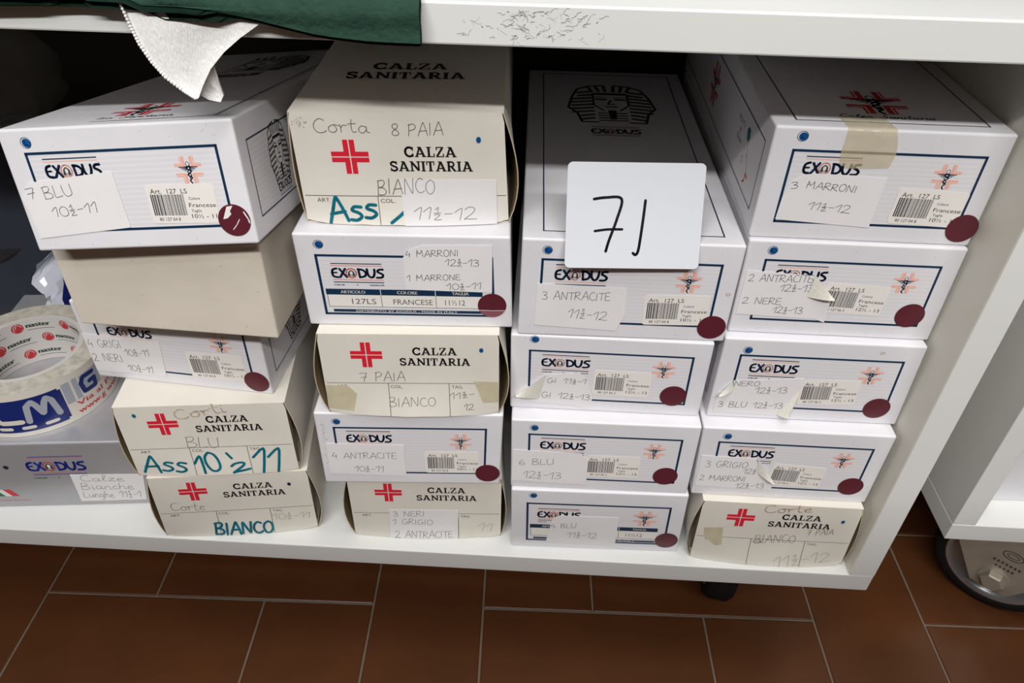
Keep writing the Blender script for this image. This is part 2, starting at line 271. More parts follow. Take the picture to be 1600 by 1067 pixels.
# ------------------------------------------------------------------ handwriting
def _s(*a): return [(a[i], a[i+1]) for i in range(0, len(a), 2)]
G = {
 '0': (.62, [_s(.3, 1, .1, .8, .03, .45, .12, .08, .32, 0, .5, .15, .55, .5, .48, .85, .3, 1)]),
 '1': (.42, [_s(.0, .62, .32, 1, .3, .5, .24, 0)]),
 '2': (.62, [_s(.05, .78, .2, .98, .42, .95, .48, .75, .35, .45, .02, .02, .12, .05, .3, .02, .58, .03)]),
 '3': (.56, [_s(.05, .92, .25, 1, .45, .9, .42, .68, .2, .55, .42, .48, .5, .25, .35, .03, .02, .08)]),
 '4': (.6, [_s(.3, 1, .05, .4, .12, .36, .5, .42), _s(.44, .62, .4, 0)]),
 '6': (.58, [_s(.4, 1, .15, .7, .05, .3, .2, .02, .42, .08, .5, .32, .35, .48, .08, .3)]),
 '7': (.6, [_s(.0, .95, .5, 1, .42, .7, .25, 0), _s(.05, .48, .5, .55)]),
 '8': (.55, [_s(.3, .52, .1, .7, .15, .95, .35, 1, .45, .82, .35, .6, .12, .4, .05, .15, .22, 0, .45, .1, .45, .32, .28, .5)]),
 '-': (.5, [_s(.06, .45, .4, .48)]), '/': (.8, [_s(.0, 0, .4, .45, .8, 1)]), "'": (.6, [_s(.1, 1, .5, .1)]), ' ': (.55, []),
 'A': (.72, [_s(.0, 0, .18, .5, .36, 1, .42, .95, .55, .4, .62, 0), _s(.1, .36, .58, .4)]),
 'B': (.64, [_s(.06, .95, .04, .5, .0, 0), _s(.02, .95, .35, 1, .45, .82, .32, .58, .08, .52, .4, .45, .52, .22, .38, .02, .0, .02)]),
 'C': (.62, [_s(.5, .88, .3, 1, .08, .75, .03, .35, .18, .05, .4, .02, .56, .15)]),
 'E': (.58, [_s(.45, .96, .08, .98, .04, .5, .03, .04, .5, .02), _s(.06, .5, .4, .53)]),
 'G': (.7, [_s(.5, .9, .3, 1, .08, .75, .03, .35, .18, .03, .42, .05, .54, .3, .54, .42), _s(.34, .42, .64, .44)]),
 'I': (.28, [_s(.1, .98, .06, 0)]),
 'J': (.5, [_s(.42, 1, .4, .5, .36, .12, .25, .0, .08, .05)]),
 'L': (.54, [_s(.08, 1, .04, .5, .02, .04, .22, .02, .45, .06)]),
 'M': (.86, [_s(.05, 0, .08, .5, .12, .98), _s(.12, .9, .3, .5, .4, .42, .62, .95), _s(.62, .98, .66, .5, .7, 0), _s(.02, .5, .2, .52)]),
 'N': (.72, [_s(.04, 0, .06, .5, .1, .98, .3, .5, .52, .05, .56, .5, .6, 1)]),
 'O': (.68, [_s(.35, 1, .1, .8, .03, .4, .18, .03, .42, .05, .58, .4, .52, .85, .32, 1)]),
 'P': (.6, [_s(.08, .98, .04, .5, .0, 0), _s(.02, .9, .3, 1, .48, .82, .38, .55, .06, .45)]),
 'R': (.66, [_s(.08, .98, .04, .5, .0, 0), _s(.02, .9, .3, 1, .48, .84, .36, .58, .06, .48, .25, .3, .55, .02)]),
 'T': (.6, [_s(.0, .96, .28, .98, .56, .98), _s(.3, .98, .27, .5, .24, 0)]),
 'U': (.66, [_s(.06, 1, .03, .5, .1, .08, .3, 0, .5, .15, .54, .55, .56, 1)]),
 's': (.5, [_s(.42, .5, .2, .55, .1, .42, .3, .28, .38, .12, .2, .0, .0, .05)]),
 'o': (.46, [_s(.25, .52, .05, .35, .1, .05, .3, .02, .4, .25, .28, .5, .35, .52, .46, .45)]),
 'r': (.42, [_s(.04, .45, .1, .5, .12, 0), _s(.12, .3, .22, .5, .38, .46)]),
 't': (.42, [_s(.18, .95, .15, .4, .2, .03, .36, .05), _s(.0, .6, .36, .64)]),
 'a': (.54, [_s(.36, .45, .15, .5, .04, .2, .2, .0, .36, .2, .38, .46, .4, .08, .52, .04)]),
 'e': (.44, [_s(.05, .25, .3, .32, .3, .5, .12, .48, .04, .2, .18, .0, .42, .08)]),
 'i': (.24, [_s(.06, .48, .06, .02, .2, .06), _s(.08, .72, .1, .74)]),
 'l': (.34, [_s(.04, .15, .24, .8, .2, 1, .1, .85, .12, .08, .3, .04)]),
 'z': (.46, [_s(.04, .46, .36, .48, .04, .03, .42, .03)]),
 'n': (.52, [_s(.04, .48, .06, 0), _s(.06, .3, .22, .5, .36, .4, .38, .04, .5, .06)]),
 'c': (.42, [_s(.34, .45, .15, .5, .04, .22, .18, .0, .4, .08)]),
 'h': (.52, [_s(.1, 1, .06, .5, .04, 0), _s(.06, .3, .22, .5, .36, .38, .36, .04, .5, .06)]),
 'u': (.54, [_s(.04, .48, .06, .08, .22, .02, .38, .2, .4, .48, .42, .06, .54, .06)]),
 'g': (.5, [_s(.36, .45, .15, .5, .04, .2, .2, .04, .36, .2, .38, .46, .36, -.2, .2, -.4, .02, -.28)]),
 '½': (.46, [_s(.1, .8, .24, 1.02, .22, .62), _s(.04, .52, .36, .55), _s(.08, .36, .2, .44, .3, .34, .06, -.02, .38, .0)]),
}
def smooth(p, k=3):
    if len(p) < 3: return p
    q = [p[0]]+list(p)+[p[-1]]; out = []
    for i in range(1, len(q)-2):
        a, b, c, d = q[i-1:i+3]
        for j in range(k):
            t = j/k
            out.append(tuple(.5*(2*b[n]+(c[n]-a[n])*t+(2*a[n]-5*b[n]+4*c[n]-d[n])*t*t+(3*b[n]-a[n]-3*c[n]+d[n])*t**3) for n in (0, 1)))
    return out+[p[-1]]
INK = {'p': ('pencil', .42), 'f': ('faint_pencil', .5), 'r': ('rust_ink', 1.3), 't': ('tan_ink', 1.3), 'm': ('marker', 2.3), 'k': ('pen_black', 1.75)}
def write(mb, S, item, off):
    s, u0, v0, u1, v1, h, st = item; m, w = INK[st]
    rnd = random.Random(hash(s) % 1000 if False else len(s)*31+int(u0*7))
    tot = 0; last = .1
    for c in s: tot += G[c][0]
    tot -= .08
    L = math.hypot(u1-u0, v1-v0); cx, sx = (u1-u0)/L, (v1-v0)/L; k = L/tot; x = 0
    for c in s:
        adv, strokes = G[c]; jy = rnd.uniform(-.05, .05)*h; js = rnd.uniform(.93, 1.05)
        for stp in strokes:
            P = []
            for px, py in smooth(stp):
                X = x+px*k; Y = py*h*js+jy
                P.append((u0+X*cx-Y*sx, v0+X*sx+Y*cx))
            line(mb, S, P, w, m, off)
        x += adv*k

# ------------------------------------------------------------------ slab lettering of the cream cartons
def slab(mb, S, s, u0, v0, u1, h, m, off, mx=1e9):
    A = {
     'C': (.86, [(arc(.45, .5, .36, .44, 48, 312, 16), .17)], [(.70, .60, .80, .98), (.70, .02, .80, .36)]),
     'A': (1.0, [([(.16, .05), (.47, .95)], .13), ([(.5, .95), (.82, .05)], .17), ([(.28, .3), (.70, .3)], .1)], [(.0, 0, .33, .1), (.64, 0, 1.0, .1), (.26, .9, .56, 1)]),
     'L': (.76, [([(.22, .05), (.22, .95)], .17)], [(.02, .9, .44, 1), (.02, 0, .72, .1), (.62, 0, .72, .36)]),
     'Z': (.80, [([(.64, .92), (.12, .08)], .15)], [(.06, .9, .72, 1), (.06, .68, .16, 1), (.04, 0, .74, .1), (.64, 0, .74, .34)]),
     'S': (.76, [(arc(.36, .73, .25, .2, 30, 255, 10)+arc(.38, .26, .27, .21, 80, -150, 10), .15)], [(.58, .66, .68, .98), (.05, .02, .15, .36)]),
     'N': (1.02, [([(.2, .05), (.2, .95)], .12), ([(.82, .05), (.82, .95)], .12), ([(.2, .93), (.82, .07)], .17)], [(.02, .9, .3, 1), (.02, 0, .38, .1), (.64, .9, 1.0, 1)]),
     'I': (.42, [([(.2, .05), (.2, .95)], .17)], [(.0, .9, .4, 1), (.0, 0, .4, .1)]),
     'T': (.82, [([(.4, .05), (.4, .95)], .17)], [(.02, .9, .78, 1), (.02, .62, .12, 1), (.68, .62, .78, 1), (.2, 0, .6, .1)]),
     'R': (.92, [([(.2, .05), (.2, .95)], .17), ([(.2, .95), (.45, .95)]+arc(.47, .72, .2, .22, 80, -80, 8)+[(.2, .49)], .13), ([(.44, .48), (.74, .05)], .16)], [(.02, .9, .3, 1), (.02, 0, .38, .1), (.64, 0, .9, .1)]),
    }
    tot = sum(A[c][0] for c in s)+.04*(len(s)-1); k = (u1-u0)/tot; x = u0
    for c in s:
        w, st, rc = A[c]
        for pts, sw in st:
            line(mb, S, [(x+a*k, v0+b*h) for a, b in pts], sw*h*1.22, m, off, cap='round' if len(pts) > 3 else 'butt')
        for a, b, c2, d in rc: rect(mb, S, x+a*k, v0+b*h, x+c2*k, v0+d*h, m, off)
        x += (w+.04)*k

# ------------------------------------------------------------------ printed marks of the white cartons
def head(mb, S, u, v, r, off, dark='navy', pale='barcode_paper'):
    """little head with striped headdress inside the round letter"""
    poly(mb, S, [(u-r*.75, v-r*.55), (u-r*.62, v+r*.35), (u-r*.3, v+r*.72), (u, v+r*.85), (u+r*.3, v+r*.72), (u+r*.62, v+r*.35), (u+r*.75, v-r*.55), (u+r*.35, v-r*.8), (u-r*.35, v-r*.8)], 'pharaoh_grey' if dark == 'navy' else dark, off)
    for i in (-1, 1):
        for k in range(3): line(mb, S, [(u+i*r*(.42+.1*k), v-r*.6), (u+i*r*(.36+.08*k), v+r*.3)], r*.07, dark, off+.02, cap='butt')
    disc(mb, S, u, v+r*.08, r*.3, pale, off+.03, 14, r*.42)
    for i in (-1, 1): line(mb, S, [(u+i*r*.08, v+r*.16), (u+i*r*.2, v+r*.16)], r*.09, dark, off+.05, cap='butt')
    for i in (-.18, 0, .18): line(mb, S, [(u+i*r, v-r*.42), (u+i*r, v-r*.8)], r*.08, pale, off+.03, cap='butt')
def logo(mb, S, u0, v0, w, off, ink='navy_deep', pale='orange', lower=True, lines=True, small=True):
    """wordmark: u0,v0 = left end and baseline, w = full width (original 37 x 8.2)"""
    k = w/37.0; X = lambda x: u0+x*k; Y = lambda y: v0+y*k
    def l(p, wd=1.75): line(mb, S, [(X(a), Y(b)) for a, b in p], wd*k, ink, off)
    l(smooth([(4.2, 8.0), (1.6, 7.0), (.8, 4.2), (1.6, 1.2), (4.8, .5)], 4)); l([(1.4, 4.4), (4.0, 4.5)], 1.3)
    l([(6.2, 7.7), (10.6, .7)]); l([(10.2, 7.8), (6.0, .6)])
    ring(mb, S, X(14.1), Y(4.2), 3.5*k, .95*k, pale, off, 28, 3.9*k); head(mb, S, X(14.1), Y(4.0), 3.4*k, off+.02, 'navy')
    l([(19.4, 7.5), (19.8, .8)]); l(smooth([(19.0, 7.6), (22.3, 7.0), (24.3, 4.6), (23.4, 1.8), (19.9, .7)], 4))
    l(smooth([(25.4, 7.8), (25.6, 3.4), (27.3, .8), (29.3, 1.4), (30.4, 4.6), (30.5, 7.6)], 4))
    l(smooth([(36.4, 7.6), (33.6, 7.4), (32.6, 5.6), (34.6, 4.4), (36.2, 2.8), (35.0, .8), (31.6, .6)], 4)); disc(mb, S, X(36.4), Y(9.0), .3*k, ink, off, 8)
    if lines:
        line(mb, S, [(X(.6), Y(12.2)), (X(36), Y(12.2))], .75*k, ink, off, cap='butt'); line(mb, S, [(X(.6), Y(10.4)), (X(36), Y(10.4))], .5*k, pale, off, cap='butt')
        if lower:
            line(mb, S, [(X(.6), Y(-1.5)), (X(36.2), Y(-1.5))], .5*k, pale, off, cap='butt'); line(mb, S, [(X(.8), Y(-3.7)), (X(36.2), Y(-3.7))], .75*k, ink, off, cap='butt')
            if small:
                text(mb, S, 'CALZE', X(.8), Y(-6.7), X(8.2), 1.3*k, ink, off, bold=.12*k); disc(mb, S, X(17.2), Y(-6.1), .5*k, ink, off, 8); text(mb, S, 'QUALITÀ', X(26), Y(-6.7), X(36.2), 1.3*k, ink, off, bold=.12*k)
def cross_mark(mb, S, u, v, r, off, col='pink', ink='navy_deep', pale='panel_print'):
    """four corner brackets forming a cross, a winged staff in the middle"""
    for sx in (-1, 1):
        for sy in (-1, 1):
            q = lambda a, b: (u+sx*a*r, v+sy*b*r)
            P = [q(.2, 1), q(.2, .24), q(1, .24), q(1, .5), q(.52, .5), q(.52, 1)]
            mb.face([S(a, b, off) for a, b in [P[0], P[1], q(.52, .5), P[5]]], col)
            mb.face([S(a, b, off) for a, b in [P[1], P[2], P[3], q(.52, .5)]], col)
            line(mb, S, [q(.42, 1), q(.42, .41), q(1, .41)], .045*r, pale, off+.04, cap='butt')
    ln = lambda p, w: line(mb, S, [(u+a*r, v+b*r) for a, b in p], w*r, ink, off+.06)
    disc(mb, S, u, v+.42*r, .13*r, pale, off+.06, 14, .2*r); ring(mb, S, u, v+.42*r, .13*r, .045*r, ink, off+.08, 14, .18*r)
    for s in (-1, 1):
        for k in range(4): ln([(s*.08, .22-.05*k), (s*(.66-.13*k), .2-.09*k)], .05)
        ln([(s*.1, .24), (s*.7, .2)], .05)
    ln(smooth([(.1, .3), (-.14, .12), (.16, -.1), (-.14, -.36), (.12, -.56), (-.06, -.78), (.06, -.98)], 5), .1)
    ln(smooth([(-.1, .3), (.14, .1), (-.12, -.14), (.12, -.38), (-.06, -.6)], 5), .07)
def frame_rect(mb, S, u0, v0, u1, v1, w, m, off):
    line(mb, S, [(u0, v0), (u1, v0), (u1, v1), (u0, v1)], w, m, off, cap='square', close=True)
def pharaoh(mb, S, u, v, s, off):
    """head with wide striped headdress, height 2s, printed in grey"""
    q = lambda a, b: (u+a*s, v+b*s)
    out = [q(0, 1.0), q(-.35, .95), q(-.62, .75), q(-.74, .3), q(-.84, -.25), q(-.68, -.5), q(-.6, -.95), q(.6, -.95), q(.68, -.5), q(.84, -.25), q(.74, .3), q(.62, .75), q(.35, .95)]
    for i in (-1, 1):
        for k in range(9):
            y = .62-.17*k; x1 = .78 if y < .3 else .66
            if y < -.45: x1 = .62
            line(mb, S, [q(i*.34, y), q(i*x1, y-.09)], .085*s, 'pharaoh_grey', off, cap='butt')
        line(mb, S, [q(i*a, b) for a, b in ((.1, .98), (.4, .92), (.64, .74), (.76, .3), (.84, -.25), (.68, -.5), (.6, -.95), (.3, -.95))], .05*s, 'black', off+.02)
        for k in range(3): line(mb, S, [q(i*(.08+.13*k), .6), q(i*(.1+.17*k), .94)], .07*s, 'pharaoh_grey', off, cap='butt')
        line(mb, S, [q(i*.1, .2), q(i*.28, .2)], .07*s, 'black', off+.02); line(mb, S, [q(i*.08, .3), q(i*.3, .32)], .03*s, 'black', off+.02)
        line(mb, S, [q(i*.34, .5), q(i*.34, -.1), q(i*.16, -.36)], .04*s, 'black', off+.02)
    line(mb, S, [q(-.32, .5), q(.32, .5)], .1*s, 'black', off+.02, cap='butt'); line(mb, S, [q(0, .15), q(-.06, -.05), q(.06, -.05)], .04*s, 'black', off+.02)
    line(mb, S, [q(-.1, -.18), q(.1, -.18)], .05*s, 'black', off+.02); poly(mb, S, [q(-.08, -.36), q(.08, -.36), q(.06, -.8), q(-.06, -.8)], 'black', off+.02)
    for k in range(4): line(mb, S, [q(-.28, -.5-.12*k), q(.28, -.5-.12*k)], .05*s, 'pharaoh_grey', off, cap='butt')
SCRIPT = {'C': G['C'], 'S': (.62, [_s(.52, .85, .35, 1, .15, .85, .25, .6, .45, .35, .35, .05, .1, .02, .0, .18)])}
def script_text(mb, S, s, u0, v0, u1, h, m, off, w):
    g = dict(G); g.update(SCRIPT); tot = sum(g[c][0] for c in s); k = (u1-u0)/tot; x = u0
    for c in s:
        for st in g[c][1]: line(mb, S, [(x+a*k+b*h*.35, v0+b*h) for a, b in smooth(st)], w, m, off)
        x += g[c][0]*k
def top_print(mb, W, Z, D):
    S = lambda u, v, off: Vector((u*.001, v*.001, (Z+off)*.001))          # u to the right, v into the depth
    frame_rect(mb, S, 15, 11, W-13, D-11, 1.0, 'navy_deep', .15)
    cross_mark(mb, S, W*.5, 46, 20, .15, 'dark_red', 'black', 'white_board')
    script_text(mb, S, 'Calza Sanitaria', W*.5-30, 18.5, W*.5+31, 5.4, 'navy_deep', .15, .8)
    pharaoh(mb, S, W*.5+2, D-88, 48, .15)
    logo(mb, S, W*.5-20, D-158, 44, .15, 'navy_deep', 'dark_red', small=False)
def side_print(mb, S, D, H, right):
    """S: u along the depth as seen facing that side"""
    frame_rect(mb, S, 14, 14, D-14, H-16, 1.0, 'navy', .15)
    rect(mb, S, 14.6, 14.6, D-14.6, H-16.6, 'panel_print', .1)
    if right:
        pharaoh(mb, S, 62, H*.56, 21, .15); logo(mb, S, 50, H*.24, 25, .15, 'black', 'grey_print', small=False)
        cross_mark(mb, S, D*.6, H*.5, 17, .15, 'dark_red', 'black', 'panel_print')
    else:
        b = D-62
        for i, t in enumerate(('PRODOTTO', 'IN', 'ITALIA')):
            w = 2.5*len(t); text(mb, S, t, b-16-w/2, H*.62-6.5*i, b-16+w/2, 4.2, 'black', .15)
        poly(mb, S, [(b+2, H*.66), (b+6, H*.7), (b+11, H*.69), (b+13, H*.62), (b+9, H*.57), (b+5, H*.58)], 'teal_print', .15)
        line(mb, S, [(b+8, H*.58), (b+13, H*.46), (b+20, H*.34)], 3, 'barcode_paper', .15); line(mb, S, [(b+10, H*.57), (b+15, H*.46), (b+22, H*.34)], .5, 'grey_print', .17)
        line(mb, S, [(b+21, H*.34), (b+20, H*.27), (b+16, H*.24)], 1.6, 'dark_red', .16); line(mb, S, [(b+20, H*.34), (b+26, H*.33)], 1.5, 'dark_red', .16); ring(mb, S, b+3, H*.38, 1.6, .5, 'dark_red', .15, 12, 2.6)
        cross_mark(mb, S, D*.45, H*.5, 17, .15, 'dark_red', 'black', 'panel_print')

def warp(Q, W0, H0):
    """map print coordinates of a W0 x H0 front onto the measured front outline Q (TL TR BR BL)"""
    tl, tr, br, bl = Q
    def S(u, v, off):
        s, t = u/W0, v/H0
        x = (bl[0]*(1-s)+br[0]*s)*(1-t)+(tl[0]*(1-s)+tr[0]*s)*t; y = (bl[1]*(1-s)+br[1]*s)*(1-t)+(tl[1]*(1-s)+tr[1]*s)*t
        return Vector((x*.001, -off*.001, y*.001))
    return S
def note_mesh(mb, S, pts, off, thick=.22, m='paper', cell=0):
    n = len(pts)
    if cell:
        bm = bmesh.new(); bm.faces.new([bm.verts.new((p[0], p[1], 0)) for p in pts])
        for ax in (0, 1):
            lo = min(p[ax] for p in pts); hi = max(p[ax] for p in pts); c = lo+cell
            while c < hi:
                bmesh.ops.bisect_plane(bm, geom=list(bm.verts)+list(bm.edges)+list(bm.faces), plane_co=(c, c, 0), plane_no=(1-ax, ax, 0)); c += cell
        bm.verts.index_update(); mb.mesh([S(v.co.x, v.co.y, off+thick) for v in bm.verts], [[v.index for v in f.verts] for f in bm.faces], m); bm.free()
    else: poly(mb, S, pts, m, off+thick)
    for i in range(n):
        a, b = pts[i], pts[(i+1) % n]; mb.face([S(a[0], a[1], off), S(b[0], b[1], off), S(b[0], b[1], off+thick), S(a[0], a[1], off+thick)], m)
def curl_mesh(mb, S, p, q, tip, off):
    N = 7; rows = []
    for i in range(N+1):
        t = i/N; lift = 5.0*math.sin(t*1.5); row = []
        for j in range(5):
            s = j/4; bx = p[0]+(q[0]-p[0])*s; by = p[1]+(q[1]-p[1])*s
            row.append(S(bx+(tip[0]-bx)*t, by+(tip[1]-by)*t, off+lift*(.8+.4*s)))
        rows.append(row)
    mb.grid(rows, 'paper_back'); mb.grid([[p+Vector((0, .00025, 0)) for p in r] for r in rows], 'paper')
def add_stickers(root, S, mk, cell=0):
    if 'note' in mk:
        mb = MB(); note_mesh(mb, S, mk['note'], .3, cell=cell)
        for it in mk.get('ink', ()): write(mb, S, it, .6)
        for c in mk.get('curl', ()): curl_mesh(mb, S, *c, .5)
        mb.build('handwritten_note', root)
    if 'bc' in mk:
        a0, b0, a1, b1, size = mk['bc']; k = math.hypot(a1-a0, b1-b0)/24.6; cs, sn = (a1-a0)/k/24.6, (b1-b0)/k/24.6
        T = lambda x, y, off: S(a0+(x*cs-y*sn)*k, b0+(x*sn+y*cs)*k, off)
        mb = MB(); c = []
        for cx, cy, s0 in ((40.5, 3.6, 0), (-.6, 3.6, 90), (-.6, -17.6, 180), (40.5, -17.6, 270)): c += arc(cx, cy, 2.4, 2.4, s0, s0+90, 5)
        note_mesh(mb, T, c, .22, .12, 'barcode_paper')
        o = .42; text(mb, T, 'Art.  127  LS', 0, 0, 24.6, 3.3, 'black', o)
        rb = random.Random(11); x = -.6
        while x < 21.8:
            w = rb.choice((.28, .28, .5, .75)); rect(mb, T, x, -14.6, min(x+w, 22.2), -.6, 'black', o-.03); x += w+rb.choice((.26, .3, .5))
        text(mb, T, '80 127 04 8' if size.startswith('10') else '80 127 06 2', 2, -18.2, 16.2, 2.3, 'black', o)
        text(mb, T, 'Colore', 24.8, -4.2, 32.2, 1.9, 'black', o); text(mb, T, 'Francese', 24.0, -9.1, 42, 2.9, 'black', o)
        text(mb, T, 'Taglia', 24.8, -12.4, 31.6, 1.9, 'black', o); text(mb, T, size, 24.4, -16.5, 41.2, 2.9, 'black', o)
        mb.build('barcode_sticker', root)
    if 'dot' in mk:
        u, v = mk['dot']; mb = MB(); c = arc(u, v, 10.4, 10.4, 0, 354, 47); note_mesh(mb, S, c, .36, .14, 'maroon')
        if mk.get('worn'):
            poly(mb, S, [(u-7, v+1), (u-3, v+9), (u+1, v+9.4), (u-1.5, v+6), (u-1, v+4), (u-4, v+1.5)], 'barcode_paper', .52); line(mb, S, [(u-2, v-6), (u+1, v-3), (u+3.5, v+.5)], .5, 'barcode_paper', .52); line(mb, S, [(u+7.2, v+5), (u+9.2, v+.5), (u+9.6, v-2)], .9, 'barcode_paper', .52)
        if mk.get('torn'):
            poly(mb, S, arc(u, v, 10.3, 10.3, 205, 335, 14), 'maroon_worn', .515); line(mb, S, [(u-9.6, v-4.2), (u, v-4.5), (u+9.4, v-4.2)], .4, 'barcode_paper', .53)
        mb.build('round_sticker', root, 'round maroon sticker')

GROUP_W = 'white framed sock cartons stacked on the bottom shelf'
GROUP_C = 'cream red cross cartons stacked on the bottom shelf'
DEPTH = 340.0
def shift_back(n): return {'B1': (20, 14), 'B2': (17, 1), 'B3': (12, 12), 'B4': (10, 8)}.get(n, (0, 0))
STAINS = {'C1': [(148.2, 43.0)], 'D3': [(117.8, 72.8)]}
def white_carton(n, loc, rot, Q, label, mk, style='bar', blank=False, depth=DEPTH, wedge=None):
    root = thing('sock_carton', loc, rot, label, 'box', GROUP_W if not blank else None)
    tl, tr, br, bl = Q; sl, sr = shift_back(n)
    P = lambda q, y, dx=0, dz=0: ((q[0]+dx)*.001, y*.001, (q[1]+dz)*.001)
    bt = wedge or [tl, tr]
    c8 = [P(bl, 0), P(br, 0), P(tr, 0), P(tl, 0), P(bl, depth, sl), P(br, depth, sr), P(bt[1], depth, sr), P(bt[0], depth, sl)]
    mb = MB(); mb.bm(hexa(c8, .0016, 3), 'blank_board' if blank else 'white_board', False)
    if not blank:
        W0, H0 = 150.0, 80.2; S = warp(Q, W0, H0)
        if style == 'bar':
            frame_rect(mb, S, 14.6, 13.3, 136.6, 64.6, 1.75, 'navy', .15); rect(mb, S, 15.4, 14.1, 135.8, 63.8, 'panel_print', .08)
            cross_mark(mb, S, 116.2, 50.3, 8.6, .16); logo(mb, S, 23.4, 48.6, 37, .16, pale='pink')
        else:
            frame_rect(mb, S, 14.0, 11.2, 136.6, 62.6, 1.9, 'navy', .15); rect(mb, S, 14.8, 12.0, 135.8, 61.8, 'panel_print', .08)
            logo(mb, S, 22.6, 43.6, 37.4, .16)
            if n == 'C4': cross_mark(mb, S, 116.0, 47.0, 10.2, .16)
            rect(mb, S, 16.4, 28.6, 129, 33.8, 'navy', .15); rect(mb, S, 17.2, 17.8, 129, 28.6, 'barcode_paper', .12)
            line(mb, S, [(17.2, 28.6), (17.2, 17.8), (129, 17.8)], .35, 'navy_deep', .15, cap='butt')
            for x in (55.6, 95.0): line(mb, S, [(x, 33.8), (x, 17.8)], .45, 'barcode_paper', .17, cap='butt'); line(mb, S, [(x, 28.6), (x, 17.8)], .35, 'navy_deep', .19, cap='butt')
            for t, a, b in (('ARTICOLO', 27, 44.5), ('COLORE', 67.5, 82), ('TAGLIA', 107, 119)): text(mb, S, t, a, 29.9, b, 2.8, 'barcode_paper', .18, bold=.12)
            for t, a, b in (('127LS', 34, 51.5), ('FRANCESE', 64, 92.5), ('11½12', 101.5, 116)): text(mb, S, t, a, 20.4, b, 5.0, 'grey_print', .16)
            rect(mb, S, 19.6, 12.9, 128, 15.4, 'navy', .16); text(mb, S, 'DISTRIBUITO BY EXODUS - MADE IN ITALY', 36, 13.35, 110, 1.5, 'barcode_paper', .18)
        if 'L' in mk:
            u, v = mk['L']; S2 = flat
            ring(mb, S2, u, v, 3.3, .35, 'navy_deep', .16); disc(mb, S2, u+.35, v-.1, 2.75, 'blue_dot', .2, 20); line(mb, S2, [(u-.6, v+1.4), (u-.6, v-1.2), (u+1.2, v-1.2)], .55, 'navy_deep', .24, cap='square')
        HH = (tl[1]+tr[1])/2; WW = tr[0]-tl[0]
        k = depth/DEPTH
        if n in ('A1', 'C1', 'D1'): top_print(mb, WW, HH, depth)
        tz = HH
        def SR(u, v, off):
            t = v/tz; x = br[0]*(1-t)+tr[0]*t+sr*u/depth; y0 = br[1]*(1-t)+tr[1]*t; return Vector(((x+off)*.001, u*.001, y0*.001))
        def SL(u, v, off):
            t = v/tz; d = depth-u; x = bl[0]*(1-t)+tl[0]*t+sl*d/depth; y0 = bl[1]*(1-t)+tl[1]*t; return Vector(((x-off)*.001, d*.001, y0*.001))
        side_print(mb, SR, depth, HH, True); side_print(mb, SL, depth, HH, False)
    rk = random.Random(n+'specks')
    if blank:
        for k in range(60): disc(mb, flat, rk.uniform(4, 146), rk.uniform(3, 62), rk.choice((.15, .2, .2, .35)), 'faint_pencil' if k % 4 else 'grey_print', .1, 7)
    else:
        for k in range(16): disc(mb, flat, rk.uniform(4, 146), rk.choice((rk.uniform(67, 76), rk.uniform(3, 11))), rk.choice((.12, .18, .3)), 'faint_pencil', .12, 7)
        for k in range(5): a = rk.uniform(8, 140); b = rk.choice((rk.uniform(67, 76), rk.uniform(3, 10))); line(mb, flat, [(a, b), (a+rk.uniform(-2, 2), b+rk.uniform(-2, 2))], .15, 'faint_pencil', .12)
    if n == 'B4':
        for k in range(46): a = 5+rk.gauss(0, .9)+(k % 7)*.25; b = 72-k*1.05; line(mb, flat, [(a, b), (a+rk.uniform(-.8, .8), b+rk.uniform(-.9, .9))], rk.uniform(.2, .55), 'faint_pencil', .12)
    for q in STAINS.get(n, ()): ring(mb, flat, q[0], q[1], 1.5, .7, 'tan_ink', .12, 11, 1.1); disc(mb, flat, q[0]+.3, q[1]-.2, .7, 'paper_back', .13, 9)
    mb.build('carton_body', root)
    add_stickers(root, flat, mk)
    return root

